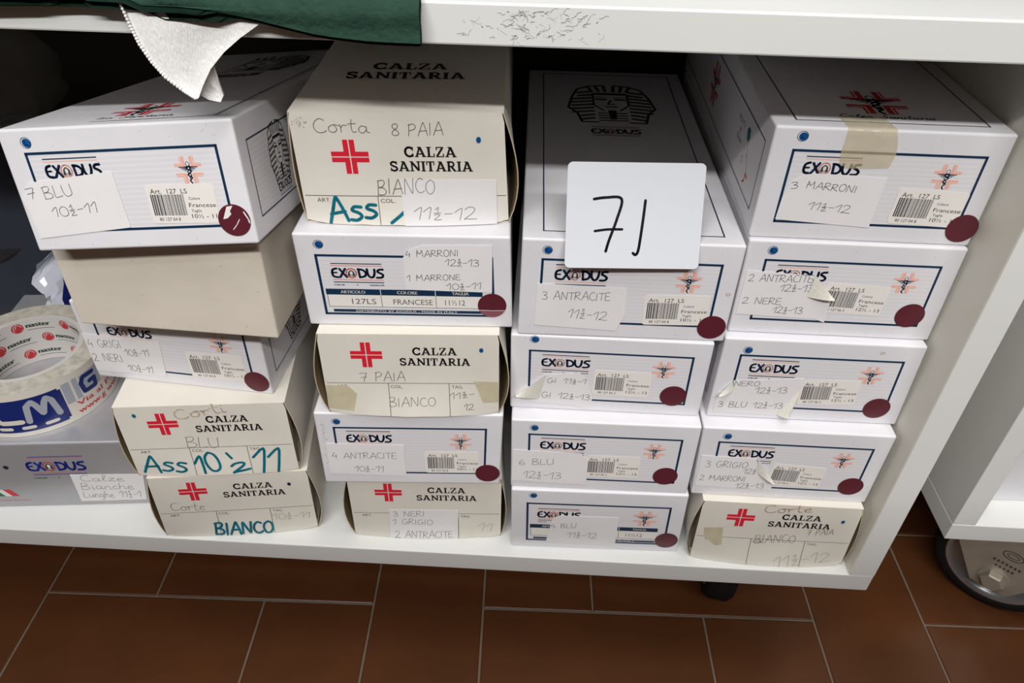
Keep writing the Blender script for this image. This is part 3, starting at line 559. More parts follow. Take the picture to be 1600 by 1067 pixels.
BULGE = {'A4': (5, 7), 'A5': (5, 7), 'B1': (3, 8), 'B3': (7, 8), 'B5': (7, 5), 'D5': (7, 4)}
SAG = {'A4': 3, 'A5': 4, 'B1': 5, 'B3': 5, 'B5': 4, 'D5': 6}
def cream_carton(n, loc, rot, Q, label, mk):
    root = thing('sock_carton', loc, rot, label, 'box', GROUP_C)
    tl, tr, br, bl = Q; sl, sr = shift_back(n); D = DEPTH; bl_, br_ = BULGE[n]; T = .7
    H = tl[1]
    # sleeve: top, bottom, back and two bowed sides
    mb = MB()
    P = lambda u, y, v: (u*.001, y*.001, v*.001)
    for (z0, z1) in ((H-T, H), (.1, .1+T)):
        e0, e1 = (tl, tr) if z1 > 5 else (bl, br)
        mb.bm(hexa([P(e0[0], 0, z0), P(e1[0], 0, z0), P(e1[0], 0, z1), P(e0[0], 0, z1), P(e0[0]+sl, D, z0), P(e1[0]+sr, D, z0), P(e1[0]+sr, D, z1), P(e0[0]+sl, D, z1)]), 'cream_board')
    mb.bm(hexa([P(bl[0]+sl, D-T, .1), P(br[0]+sr, D-T, .1), P(tr[0]+sr, D-T, H), P(tl[0]+sl, D-T, H), P(bl[0]+sl, D, .1), P(br[0]+sr, D, .1), P(tr[0]+sr, D, H), P(tl[0]+sl, D, H)]), 'cream_board')
    for sgn, amp, eb, et, sb in ((-1, bl_, bl, tl, sl), (1, br_, br, tr, sr)):
        outer = []; inner = []
        for i in range(15):
            y = D*(i/14)**2.2; ro = []; ri = []
            for j in range(9):
                t = j/8; base = eb[0]*(1-t)+et[0]*t+sb*y/D
                b = amp*math.sin(math.pi*t**.85)*math.exp(-y/95)*(1-y/D)
                ro.append(P(base+sgn*b, y-.6*math.sin(math.pi*t), .1+(H-.1)*t)); ri.append(P(base+sgn*(b-T), y-.6*math.sin(math.pi*t), .1+(H-.1)*t))
            outer.append(ro); inner.append(ri)
        mb.grid(outer, 'cream_board'); mb.grid(inner, 'kraft'); mb.grid([outer[0], inner[0]], 'cream_edge')
    mb.bm(hexa([P(bl[0]+1, 9, 1), P(br[0]-1, 9, 1), P(tr[0]-1, 9, H-1), P(tl[0]+1, 9, H-1), P(bl[0]+1, 10, 1), P(br[0]-1, 10, 1), P(tr[0]-1, 10, H-1), P(tl[0]+1, 10, H-1)]), 'kraft')
    if n == 'B1':
        ST = lambda u, v, off: Vector((u*.001, v*.001, (H+off)*.001))
        slab(mb, ST, 'CALZA', 44, 79, 97, 13, 'black', .15); slab(mb, ST, 'SANITARIA', 27, 60, 110, 13, 'black', .15)
    mb.build('carton_body', root)
    # front flap, bending forward a little along its worn lower edge
    sag = SAG[n]; W0, H0 = 136.0, 79.5; Sq = warp(Q, W0, H0); rr = random.Random(n)
    def disp(s, t): return .35+sag*math.sin(math.pi*min(1, max(0, s)))**.8*max(0, 1-t/.55)**2
    tear = [rr.uniform(-.35, .35) for _ in range(19)]
    def S(u, v, off):
        p = Sq(u, v, 0); p.y = -(disp(u/W0, v/H0)+off)*.001; return p
    def Sm(u, v, off):
        v = max(v, .35); return Vector((u*.001, -(disp((u-bl[0])/(br[0]-bl[0]), v/H)+off)*.001, v*.001))
    fl = MB(); front = []; rear = []
    for i in range(13):
        t = i/12; fr = []; re = []
        for j in range(19):
            s = j/18; v = H0*t
            if i == 0: v = .4+tear[j]*.8+(2.2 if j in (0, 18) else .6 if j in (1, 17) else 0)
            if i == 12: v = H0-.15
            u = W0*s
            if j in (0, 18) and i == 12: u += 1.2 if j == 0 else -1.2
            fr.append(S(u, v, 0)); re.append(S(u, v, -.6))
        front.append(fr); rear.append(re)
    fl.grid(front, 'cream_board'); fl.grid(rear, 'kraft')
    for a, b in ((front[0], rear[0]), (front[-1], rear[-1]), ([r[0] for r in front], [r[0] for r in rear]), ([r[-1] for r in front], [r[-1] for r in rear])): fl.grid([a, b], 'cream_edge', False)
    oy = {'B1': -11, 'A4': 0, 'B3': 0, 'A5': 0, 'B5': 0, 'D5': 0}[n]; O = .2
    cx, cy, r = 35.2, 60+oy, 12.0; a = r*.31; gq = r*.035
    for x0, x1, y0, y1 in ((-a, -gq, gq, r), (gq, a, gq, r), (-a, -gq, -r, -gq), (gq, a, -r, -gq), (-r, -a, gq, a), (a, r, gq, a), (-r, -a, -a, -gq), (a, r, -a, -gq)): rect(fl, S, cx+x0, cy+y0, cx+x1, cy+y1, 'red', O)
    slab(fl, S, 'CALZA', 70.3, 63.8-3.6+oy, 104, 7.2, 'black', O); slab(fl, S, 'SANITARIA', 60, 53.6-3.6+oy, 114, 7.2, 'black', O)
    ly = 32+oy
    line(fl, S, [(1.5, ly), (135, ly+.4)], .45, 'grey_print', O, cap='butt', mx=6)
    for x in (49.6, 97): line(fl, S, [(x, ly), (x, .8)], .45, 'grey_print', O, cap='butt', mx=3)
    for t, x, w in (('ART.', 9, 9), ('COL.', 51.3, 9.5), ('TAG.', 99, 9)): text(fl, S, t, x, ly-4.6, x+w, 3.0, 'grey_print', O)
    for it in mk.get('pen', ()): write(fl, Sm, it, O+.06)
    if 'mdot' in mk: disc(fl, Sm, *mk['mdot'], 1.6, 'marker' if n == 'A4' else 'blue_dot' if n != 'A5' else 'navy_deep', O+.1, 14, 2.2)
    if n == 'B1': # grubby corner
        for k in range(40): disc(fl, Sm, 5.5+rr.gauss(0, 2.2), 72+rr.gauss(0, 2.2), rr.uniform(.15, .45), 'faint_pencil', O, 8)
    fl.build('front_flap', root)
    for p in mk.get('patch', ()):
        tp = MB(); note_mesh(tp, Sm, p, .25, .06, 'residue', 4); tp.build('tape_patch', root, 'yellowed scrap of old tape')
    add_stickers(root, Sm, {k: v for k, v in mk.items() if k in ('note', 'ink')}, 4)
    return root

# ------------------------------------------------------------------ setting
u = .15; ZS = .18                       # one box width; height of the bottom shelf's top
def fl_tiles():
    mb = MB(); yaw = .0211; o = Vector((-.1995, .0482)); t = .1234; gp = .0012
    c, s = math.cos(yaw), math.sin(yaw)
    W = lambda a, b, z: (o.x+a*t*c-b*t*s, o.y+a*t*s+b*t*c, z)
    mb.face([W(-22, -14, -.0012), W(30, -14, -.0012), W(30, 16, -.0012), W(-22, 16, -.0012)], 'grout')
    g = gp/t
    def tile(a0, b0, a1, b1):
        a0 += g; b0 += g; a1 -= g; b1 -= g
        bm = bmesh.new(); e = .0012/t
        lo = [bm.verts.new(W(*p, -.004)) for p in ((a0, b0), (a1, b0), (a1, b1), (a0, b1))]; mi = [bm.verts.new(W(*p, -.0007)) for p in ((a0, b0), (a1, b0), (a1, b1), (a0, b1))]
        hi = [bm.verts.new(W(*p, 0)) for p in ((a0+e, b0+e), (a1-e, b0+e), (a1-e, b1-e), (a0+e, b1-e))]
        for A, B in ((lo, mi), (mi, hi)):
            for i in range(4): bm.faces.new([A[i], A[(i+1) % 4], B[(i+1) % 4], B[i]])
        bm.faces.new(hi); mb.bm(bm, 'tile')
    for k in range(-6, 8):
        for r in range(-6, 8):
            a = 3+4*k; b = 2*r
            tile(a, b-1, a+1, b+1)
            tile(a+1, b, a+2, b+1); tile(a+2, b, a+4, b+1)
            tile(a+1, b-1, a+3, b); tile(a+3, b-1, a+4, b)
    f = mb.build('floor'); f['kind'] = 'structure'
fl_tiles()
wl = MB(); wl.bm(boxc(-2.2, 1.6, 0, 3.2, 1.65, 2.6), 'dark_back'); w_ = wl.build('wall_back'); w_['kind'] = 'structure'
pw = MB(); pw.bm(boxc(-2.2, -1.12, 0, 3.2, -1.04, 1.445), 'blocker_grey'); w_ = pw.build('floor_shade_blocker'); w_['kind'] = 'structure'  # unseen blocker added behind the camera to keep tube light off the floor

# the cart
X0, XI, XO, YB = -3.2*u, 4.2001*u, 4.3511*u, 2.62*u
cart = thing('shelf_cart', ((X0+XO)/2, YB/2, 0), (0, 0, 0), 'white laminate shelf cart holding the sock cartons, dark inside at the back', 'shelf cart')
off = Vector(cart.location)
def local(mb, o=off):
    mb.v = [tuple(Vector(p)-o) for p in mb.v]; return mb
m = MB(); m.bm(boxc(X0, 0, ZS-.15*u, XO, YB, ZS, .0011, 2), 'laminate'); local(m).build('bottom_shelf', cart)
m = MB(); zl, zh = ZS+3.0292*u, ZS+3.178*u; m.bm(boxc(X0+.15*u, 0, zl, XI-.0003, YB-.006, zh, .0012, 2), 'laminate')
rs = random.Random(4)
SF = lambda a, b, o: Vector((a, -.00012, b))
for k in range(110):
    a = .312+abs(rs.gauss(0, .022)) if k % 3 else rs.uniform(.285, .362); b = rs.uniform(zl+.003, zh-.003)
    a = min(a, .366); L = rs.uniform(.0006, .004); an = rs.gauss(.1, .5)
    pts = [(a, b)]; 
    for q in range(3): pts.append((pts[-1][0]+L*math.cos(an)*.5, max(zl+.001, min(zh-.0015, pts[-1][1]+L*math.sin(an)*.5)))); an += rs.gauss(0, .5)
    line(m, SF, pts, rs.uniform(.00012, .0004), 'scuff', 0)
local(m).build('middle_shelf', cart)
m = MB(); m.bm(boxc(XI, 0, ZS+.0002, XO, YB, ZS+5.2*u, .0011, 2), 'laminate_inner'); m.bm(boxc(XI+.0003, -.0004, ZS+.0006, XO-.0003, .0005, ZS+5.2*u-.001, .0003, 1), 'laminate'); local(m).build('side_panel', cart)
m = MB(); m.bm(boxc(X0, 0, ZS+.0002, X0+.15*u, YB, ZS+5.2*u, .0011, 2), 'laminate'); local(m).build('side_panel', cart)
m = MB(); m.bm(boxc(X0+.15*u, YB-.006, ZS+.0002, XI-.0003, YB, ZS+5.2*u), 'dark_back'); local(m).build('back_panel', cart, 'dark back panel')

def lathe(mb, prof, m, n=48, mtx=Matrix.Identity(4), smooth_=True):
    """prof: (radius, axial) pairs turned about the local Y axis"""
    rows = []
    for r, a in prof: rows.append([mtx @ Vector((r*math.cos(2*math.pi*i/n), a, r*math.sin(2*math.pi*i/n))) for i in range(n)])
    mb.grid(rows, m, smooth_, True)
def caster(parent, loc, yaw, R=.0655, w=.030, top=.1575):
    """wheel axle along the turned local Y; loc = ground contact under the wheel's centre"""
    M = Matrix.Translation(Vector(loc)-Vector(parent.location)) @ Matrix.Rotation(yaw, 4, 'Z'); C = M @ Matrix.Translation((0, 0, R)); h = w/2
    root = MB(); root.bm(boxc(-.04, -.035, top-.006, .04, .035, top-.0004, .002), 'steel')
    for k in (-1, 1):
        for q in (-1, 1): root.bm(boxc(k*.03-.005, q*.026-.005, top-.010, k*.03+.005, q*.026+.005, top-.006, .001), 'steel_dark')
    # round swivel plate
    lathe(root, [(0, 0), (.03, 0), (.03, .012), (0, .012)], 'steel', 32, Matrix.Translation((0, 0, top-.018)) @ Matrix.Rotation(math.pi/2, 4, 'X'))
    root.v = [tuple(M @ Vector(p)) for p in root.v]; cas = root.build('caster', parent)
    t = MB(); lathe(t, [(R*.78, -h*.85), (R*.8, -h), (R*.93, -h), (R*.985, -h*.7), (R, -h*.25), (R, h*.25), (R*.985, h*.7), (R*.93, h), (R*.8, h), (R*.78, h*.85)], 'rubber', 56, C)
    for a in (-.45, .45): lathe(t, [(R*1.0005, h*a-.0012), (R*.985, h*a), (R*1.0005, h*a+.0012)], 'rubber', 56, C)
    t.build('tire', cas)
    wv = MB(); lathe(wv, [(0, -h*.5), (R*.3, -h*.55), (R*.34, -h*.3), (R*.6, -h*.25), (R*.68, -h*.75), (R*.74, -h*1.02), (R*.79, -h*1.02), (R*.8, -h*.8), (R*.8, h*.8), (R*.79, h*1.02), (R*.74, h*1.02), (R*.68, h*.75), (R*.6, h*.25), (R*.34, h*.3), (0, h*.5)], 'chrome', 56, C)
    for i in range(6):
        a = 2*math.pi*(i+.35)/6; cc = C @ Matrix.Translation((R*.5*math.cos(a), -h*.30, R*.5*math.sin(a))); lathe(wv, [(0, 0), (.0042, 0), (.0042, .002)], 'rubber', 16, cc)
    wv.build('wheel_rim', cas)
    f = MB(); ft = .003
    for sg in (-1, 1):
        y0 = sg*(h+.017); y1 = y0+sg*ft; prof = [(-.052, top-.018), (.052, top-.018), (.046, R+.03), (.018, R-.016), (-.018, R-.016), (-.046, R+.03)]
        a = [Vector((x, y0, z)) for x, z in prof]; b = [Vector((x, y1, z)) for x, z in prof]
        f.face(a, 'steel'); f.face(b, 'steel')
        for i in range(6): j = (i+1) % 6; f.face([a[i], a[j], b[j], b[i]], 'steel')
        for e in (1, -1):    # folded stiffening lips
            q = [(.052*e, top-.018), (.046*e, R+.03), (.018*e, R-.016)]
            for (p0, p1) in zip(q, q[1:]): f.face([(p0[0], y0, p0[1]), (p1[0], y0, p1[1]), (p1[0], y0-sg*.007, p1[1]), (p0[0], y0-sg*.007, p0[1])], 'steel')
    f.bm(boxc(-.052, -h-.020, top-.021, .052, h+.020, top-.017, .001), 'steel')
    yb = -(h+.0202)
    SE = lambda a, b, o: Vector((a, yb-.0003, b))
    ring(f, SE, .004, R+.042, .0095, .0009, 'steel_dark', 0, 24, .0058); ring(f, SE, .004, R+.042, .0055, .0007, 'steel_dark', 0, 20, .0028)
    for kx in range(7): rect(f, SE, -.010+.004*kx, R+.026, -.0078+.004*kx, R+.0295, 'steel_dark', 0)
    for kx in range(5): rect(f, SE, -.006+.004*kx, R+.019, -.0038+.004*kx, R+.0222, 'steel_dark', 0)
    f.v = [tuple(M @ Vector(p)) for p in f.v]; f.build('fork', cas)
    b = MB(); Bm = C @ Matrix.Translation((0, -(h+.0201), 0)); lathe(b, [(.0150, .0003), (.0150, -.0012), (.0, -.0012)], 'steel', 24, Bm, False)
    lathe(b, [(.0118, -.0012), (.0118, -.0075), (.0100, -.0088), (0, -.0088)], 'steel', 6, Bm, False); b.build('axle_bolt', cas)
    return cas
caster(cart, (3.74*u, .80*u, 0), math.pi/2-.2)
caster(cart, (-2.7*u, .66*u, 0), math.pi/2)
caster(cart, (-2.7*u, 2.1*u, 0), math.pi/2)
caster(cart, (3.7*u, 2.1*u, 0), math.pi/2)

# the second cart, a little further back on the right
X2, Y2 = 4.990*u, .427*u; X3 = X2+5.2*u; Yb2 = Y2+2.62*u
cart2 = thing('shelf_cart', ((X2+X3)/2, (Y2+Yb2)/2, 0), (0, 0, 0), 'white cart cut off by the right edge, standing on a steel caster', 'shelf cart')
o2 = Vector(cart2.location)
m = MB(); m.bm(boxc(X2, Y2, ZS-.15*u, X3, Yb2, ZS, .0011, 2), 'laminate'); local(m, o2).build('bottom_shelf', cart2)
m = MB(); m.bm(boxc(X2, Y2, ZS+.0002, X2+.145*u, Yb2, ZS+5.2*u, .0011, 2), 'laminate'); local(m, o2).build('side_panel', cart2)
m = MB(); m.bm(boxc(X3-.145*u, Y2, ZS+.0002, X3, Yb2, ZS+5.2*u, .0011, 2), 'laminate'); local(m, o2).build('side_panel', cart2)
m = MB(); m.bm(boxc(X2+.145*u, Y2, ZS+3.03*u, X3-.145*u, Yb2, ZS+3.178*u, .0011, 2), 'laminate'); local(m, o2).build('middle_shelf', cart2)
caster(cart2, (5.77*u, .77*u, 0), -.66)
caster(cart2, (9.6*u, .8*u, 0), -.3)
caster(cart2, (5.7*u, 2.5*u, 0), 0); caster(cart2, (9.6*u, 2.5*u, 0), 0)
wc = thing('carton', (5.75*u, .66*u, ZS), (0, 0, .03), 'plain white carton standing on the second cart at the right edge', 'box')
m = MB(); m.bm(boxc(-.075, 0, .0003, .12, .2, .11, .0015), 'white_board')
line(m, flat, [(-75, 70), (120, 70)], .3, 'faint_pencil', .1, cap='butt'); m.build('carton_body', wc)

# ------------------------------------------------------------------ the cartons
LABELS = {
 'A1': 'white carton noted 7 BLU, tilted on top of the leftmost stack',
 'A2': 'blank whitish carton with no print on its front, under the tilted 7 BLU carton',
 'A3': 'white carton noted 4 GRIGI and 2 NERI, half hidden under the blank carton',
 'A4': 'cream red cross carton marked Ass 10½ 11 in teal marker, in the leftmost stack',
 'A5': 'cream red cross carton marked BIANCO in teal, bottom of the leftmost stack',
 'B1': 'cream red cross carton pencilled 8 PAIA BIANCO, topmost of the second stack from the left',
 'B2': 'white carton with a printed navy table and a note of 4 MARRONI, 1 MARRONE',
 'B3': 'cream red cross carton pencilled 7 PAIA, with yellowed tape scraps',
 'B4': 'white carton noted 4 ANTRACITE, under the cream 7 PAIA carton',
 'B5': 'cream red cross carton noted 3 NERI, bottom of the second stack from left',
 'C1': 'white carton noted 3 ANTRACITE behind the handwritten number card, topmost of the third stack',
 'C2': 'white carton with a torn curling note, directly under the 3 ANTRACITE carton',
 'C3': 'white carton noted 6 BLU, third down in the third stack from the left',
 'C4': 'white carton noted 4 BLU over a printed navy table, bottom of the third stack',
 'D1': 'white carton noted 3 MARRONI with yellowed tape over its top edge',
 'D2': 'white carton noted 2 ANTRACITE and 2 NERE, second down in the rightmost stack',
 'D3': 'white carton noted NERO and 3 BLU with curling paper corners, middle of the rightmost stack',
 'D4': 'white carton noted 3 GRIGIO and 2 MARRONI, fourth down in the rightmost stack',
 'D5': 'cream red cross carton pencilled BIANCO 7 PAIA, bottom of the rightmost stack',
}
roots = {}
MARKS['A1']['worn'] = True; MARKS['B2']['torn'] = True
for n, typ, loc, rot, Q in BOXES:
    mk = MARKS.get(n, {})
    if typ == 'c': roots[n] = cream_carton(n, loc, rot, Q, LABELS[n], mk)
    elif n == 'A2': roots[n] = white_carton(n, loc, rot, [(0, 66), (150, 79), (150, 0), (0, 0)], LABELS[n], {}, blank=True, depth=240, wedge=[(0, 26), (150, 40)])
    else: roots[n] = white_carton(n, loc, rot, Q, LABELS[n], mk, style='table' if n in ('B2', 'C4') else 'bar')
# yellowed tape over the front edge of the top right carton
d1 = roots['D1']; H1 = 79.8; mb = MB(); rows = []
for i in range(15):
    t = i/14; row = []
    for j in range(9):
        s = j/8
        if t < .4: q = t/.4; y = 20*(1-q)+1.6*q; z = H1+.3+.25*math.sin(s*9)*(1-q); a0, a1 = 43.2+q*1.2, 72.6+q*2.4; pt = (a0+(a1-a0)*s, y, z)
        elif t < .5: q = (t-.4)/.1; an = q*math.pi/2; a0, a1 = 44.4, 75; pt = (a0+(a1-a0)*s, 1.6-2.0*math.sin(an), H1-1.6+1.9*math.cos(an)+.02)
        else: q = (t-.5)/.5; a0, a1 = 44.4-.4*q+(7 if q > .98 else 3.5*max(0, q-.6)), 75+3.4*math.sin(q*2.6); pt = (a0+(a1-a0)*s, -.45-.8*math.sin(q*3)*math.sin(s*3.1), H1-1.6-(24.8-1.2*s)*q)
        row.append((pt[0]*.001, pt[1]*.001, pt[2]*.001))
    rows.append(row)
mb.grid(rows, 'old_tape'); mb.build('adhesive_tape', d1, 'yellowed transparent tape')

# silver carton on the left
mk = MARKS['SILVER']
sv = thing('sock_carton', (-1.115*u, .162*u, ZS), (0, 0, .0982), 'shiny silver carton with a handwritten note, lying under the roll of packing tape', 'box')
m = MB(); HS = .571*u
bm = boxc(-.05, 0, .0002, .1475, .235, HS, .0022, 4); m.bm(bm, 'silver')
S = flat; lg = mk['logo']
line(m, S, [lg[0], lg[1]], .8, 'silver_blue', .15, cap='butt'); line(m, S, [(lg[0][0], lg[0][1]-1.7), (lg[1][0], lg[1][1]-1.7)], .6, 'silver_red', .15, cap='butt')
line(m, S, [lg[2], lg[3]], .8, 'silver_blue', .15, cap='butt'); line(m, S, [(lg[2][0], lg[2][1]+2), (lg[3][0], lg[3][1]+2)], .6, 'silver_red', .15, cap='butt')
logo(m, S, lg[4][0]-.8, lg[4][1]-.6, 53, .16, 'silver_blue', 'silver_red', lines=False)
text(m, S, 'CALZE', lg[6][0], lg[6][1]-1, lg[7][0], 1.8, 'navy', .15, bold=.1); disc(m, S, lg[6][0]+22, lg[6][1]+.2, .6, 'navy', .15, 10)
f0 = mk['flag']
def strip(x0, x1, w, mt): poly(m, S, [(x0, 16), (x0+w, 16), (x1+w, 25.2), (x1, 25.2)], mt, .15)
strip(3, -3, 9, 'flag_green'); strip(12, 6, 6, 'flag_white'); strip(18, 12, 6.5, 'flag_red')
text(m, S, 'MADE IN ITALY', 3.6, 9.2, 33.5, 1.7, 'silver_red', .15)
disc(m, S, *mk['mdot'], 2.4, 'navy_deep', .15, 18); m.build('carton_body', sv)
mb = MB(); nt = [(80, 44.7), (146, 43), (140, 7.4), (78.8, 6.9)]; note_mesh(mb, S, nt, .3)
for it in mk['ink']: write(mb, S, it, .6)
mb.build('handwritten_note', sv)

# roll of printed packing tape lying on the silver carton
TR, TI, TW = .452*u, .305*u, .33*u
tp = thing('packing_tape_roll', (-.9003*u, .691*u, ZS+HS+.0003), (0, 0, 0), 'wide roll of white packing tape printed in blue and red, lying on the silver carton', 'tape roll')
def turn(mb, prof, mt, n=96): mb.grid([[(r*math.cos(2*math.pi*i/n), r*math.sin(2*math.pi*i/n), z) for i in range(n)] for r, z in prof], mt, True, True)
m = MB(); turn(m, [(TI+.004, 0), (TR, 0)], 'tape_edge'); turn(m, [(TI+.004, TW), (TR, TW)], 'tape_edge'); turn(m, [(TR, 0), (TR, TW)], 'tape_film')
ST = lambda a, v, off: Vector(((TR+off*.001)*math.cos(math.radians(a)), (TR+off*.001)*math.sin(math.radians(a)), v*.001))
def band(a0, a1, v0, v1, mt, off):
    n = max(1, int(abs(a1-a0)/3))
    for i in range(n): b0, b1 = a0+(a1-a0)*i/n, a0+(a1-a0)*(i+1)/n; m.face([ST(b0, v0, off), ST(b1, v0, off), ST(b1, v1, off), ST(b0, v1, off)], mt)
def stroke(pts, w, mt, off):
    """stroke on the outside of the roll; x in millimetres along the rim"""
    k = math.degrees(.001/TR); line(m, lambda x, v, o: ST(x*k, v, o), pts, w, mt, off, mx=3)
K = math.radians(1)*TR*1000
for base in (0, 172):
    A = lambda a: (a+base)*K
    band(base-128, base-42, 5, 42, 'tape_blue', .1); band(base-126, base-40, 7, 40, 'tape_blue', .11)
    stroke([(A(-67), 16), (A(-65), 33)]+[(A(-61), 37), (A(-59), 33), (A(-56), 22), (A(-53), 33), (A(-51), 37), (A(-48), 33), (A(-46), 16)], 5.2, 'tape_grey', .2)
    stroke([(A(-89), 37), (A(-88), 20), (A(-86), 17), (A(-72), 17)], 5.2, 'tape_film', .2)
    stroke([(A(-113), 16), (A(-108), 36), (A(-103), 36), (A(-98), 16)], 5.2, 'tape_film', .2)
    for a in (-117, -101, -85, -69, -53): stroke([(A(a-3.6), 9.6), (A(a+3.6), 9.6)], 3.6, 'tape_film', .2)
    band(base-39, base-33, 20, 43, 'tape_grey', .1); band(base-31, base-27, 20, 43, 'tape_grey', .1); band(base-25, base-8, 22, 42, 'tape_grey', .08)
    stroke([(A(-13), 38), (A(-22), 39), (A(-25), 34), (A(-24), 24), (A(-14), 23), (A(-13), 31), (A(-18), 31)], 4.4, 'tape_blue', .2)
    k = math.degrees(.001/TR)
    for t, v, a0, a1 in (('Via al P.', 13.2, -33, 2), ('www.g', 5.2, -34, -9), ('a.r.l.P.IVA', 13.2, 4, 40), ('www.gr.it', 5.2, -6, 32)):
        text(m, lambda x, y, o: ST(x*k, y, o), t, A(a0), v, A(a1), 5.6, 'tape_red', .15, bold=.25)
m.build('tape_winding', tp)
m = MB(); turn(m, [(TI, 0), (TI+.004, 0)], 'core_paper'); turn(m, [(TI, TW), (TI+.004, TW)], 'core_paper'); turn(m, [(TI, 0), (TI, TW)], 'core_paper'); turn(m, [(TI+.004, 0), (TI+.004, TW)], 'core_paper')
k = math.degrees(.001/TI)
SI = lambda x, v, off: Vector(((TI-off*.001)*math.cos(math.radians(-x*k)), (TI-off*.001)*math.sin(math.radians(-x*k)), v*.001))
for row, (v, a0) in enumerate(((42.5, 131), (27, 103), (10.5, 130))):
    for j in range(-3, 4):
        a = a0+55*j; x = -a/k; disc(m, SI, x, v, 5.4, 'core_red', .1, 24, 5.2)
        for e in (-1, 1): line(m, SI, [(x-1.6+e*.0, v-3.6), (x-1.6, v+1.5), (x, v+2.6), (x+1.6, v+1.5), (x+1.6, v-3.6)] if e > 0 else [(x-3.4, v-3), (x-3.4, v+2), (x, v+4.4), (x+3.4, v+2), (x+3.4, v-3)], .6, 'core_paper', .2, mx=1)
        text(m, SI, 'naster', x+7.6, v-1.6, x+29, 5.2, 'core_green', .1, bold=.45); line(m, SI, [(x+7.6, v-4.6), (x+32, v-4.6)], .5, 'core_green', .1, mx=2)
m.build('paper_core', tp)

# crumpled plastic bag behind the tape roll
pb = thing('plastic_bag', (-.95*u, 1.40*u, ZS+HS+.0004), (0, 0, 0), 'crumpled white and blue plastic bag behind the roll of packing tape', 'plastic bag')
rb = random.Random(3); m = MB(); rows = []
for i in range(15):
    t = i/14; row = []
    for j in range(15):
        s = j/14-.5; wd = .05*(1-.7*t)
        x = s*2*wd+.012*math.sin(7*t+3*s)*t+.0022*rb.uniform(-1, 1)-.008*t; y = .018*math.sin(9*s+4*t)+.0035*rb.uniform(-1, 1)+.01*t; z = .003+.078*t*(1-.75*abs(s+.22)**1.2)+.002*rb.uniform(0, 1)
        row.append((x, y, z))
    rows.append(row)
V = [p for r in rows for p in r]
for i in range(14):
    for j in range(14):
        blue = j in (4, 5) and i > 2 or (j in (9, 10) and 2 < i < 12) or (i in (7, 8) and 5 < j < 10); m.mesh([V[a] for a in (i*15+j, i*15+j+1, (i+1)*15+j+1, (i+1)*15+j)], [(0, 1, 2, 3)], 'bag_blue' if blue else 'bag_film', True)
m.build('bag_sheet', pb)
m = MB(); rows = []
for i in range(9):
    rows.append([(.062+.055*i/8+.003*rb.uniform(-1, 1), -.012-.07*i/8+.03*j/5+.004*rb.uniform(-1, 1), .004+.022*math.sin(j/5*3.1)*(.6+.4*rb.random())) for j in range(6)])
m.grid(rows, 'bag_blue'); m.build('bag_handle', pb, 'navy blue plastic strip')

# dark padded bag and clear wrapping at the back left
def blob(mb, mt, rx, ry, rz, e=.45, n=40, fn=None):
    rows = []
    sg = lambda v: math.copysign(abs(v)**e, v)
    for i in range(n//2+1):
        ph = -math.pi/2+math.pi*i/(n//2); row = []
        for j in range(n):
            th = 2*math.pi*j/n; p = Vector((rx*sg(math.cos(ph))*sg(math.cos(th)), ry*sg(math.cos(ph))*sg(math.sin(th)), rz*sg(math.sin(ph))))
            row.append(fn(p) if fn else p)
        rows.append(row)
    mb.grid(rows, mt, True, True)
pd = thing('padded_bag', (-1.75*u, 2.14*u, ZS), (0, 0, 0), 'dark navy padded bag in the shade behind the silver carton', 'bag')
m = MB(); blob(m, 'padded_navy', .17, .045, .125, .5, 64, lambda p: Vector((p.x, p.y*(1+.12*math.cos(p.z*70+p.x*30)), p.z+.132+.006*math.sin(p.x*40)))); m.build('bag_body', pd)
m = MB(); line(m, lambda a, b, o: Vector((a, -.046-.005*math.cos((b-.1265)*70+a*30), b)), [(-.14, .05), (-.04, .10), (.05, .155), (.13, .2)], .012, 'rubber', 0, mx=.01); m.build('bag_strap', pd)
cw = thing('clear_plastic_wrap', (-1.55*u, 2.05*u, ZS+.2555), (0, 0, .2), 'crumpled clear plastic wrap lying on the dark padded bag', 'plastic wrap')
m = MB(); rw = random.Random(9); blob(m, 'clear_film', .075, .05, .05, .8, 28, lambda p: Vector((p.x*(1+rw.uniform(-.12, .12)), p.y*(1+rw.uniform(-.12, .12)), p.z*(1+rw.uniform(-.1, .1))+.056))); m.build('wrap_sheet', cw)

# number card leaning on the front edge of the third stack's top carton
cd = thing('number_card', *CARD_POSE, 'white rounded card handwritten 71 in black, leaning on the third stack', 'card')
m = MB(); c = []
for cx, cy, s0 in ((88.1, 67.1, 0), (3.5, 67.1, 90), (3.5, 3.5, 180), (88.1, 3.5, 270)): c += arc(cx, cy, 3.5, 3.5, s0, s0+90, 6)
cd.location.y -= .0035
note_mesh(m, flat, c, -.45, .45, 'card'); poly(m, flat, c[::-1], 'card', -.45)
line(m, flat, smooth([(18.2, 46.5), (26, 47.6), (36.6, 46.8), (34, 33), (29.5, 19), (27.6, 11.5)], 5), 1.9, 'pen_black', .15); line(m, flat, smooth([(19.6, 25.2), (28, 26.4), (38, 26.6)], 4), 1.7, 'pen_black', .15)
line(m, flat, smooth([(52.6, 46), (51.8, 34), (50.6, 20), (49.6, 12), (48, 9.4), (46.2, 10.6)], 5), 1.9, 'pen_black', .17); m.build('card_sheet', cd)

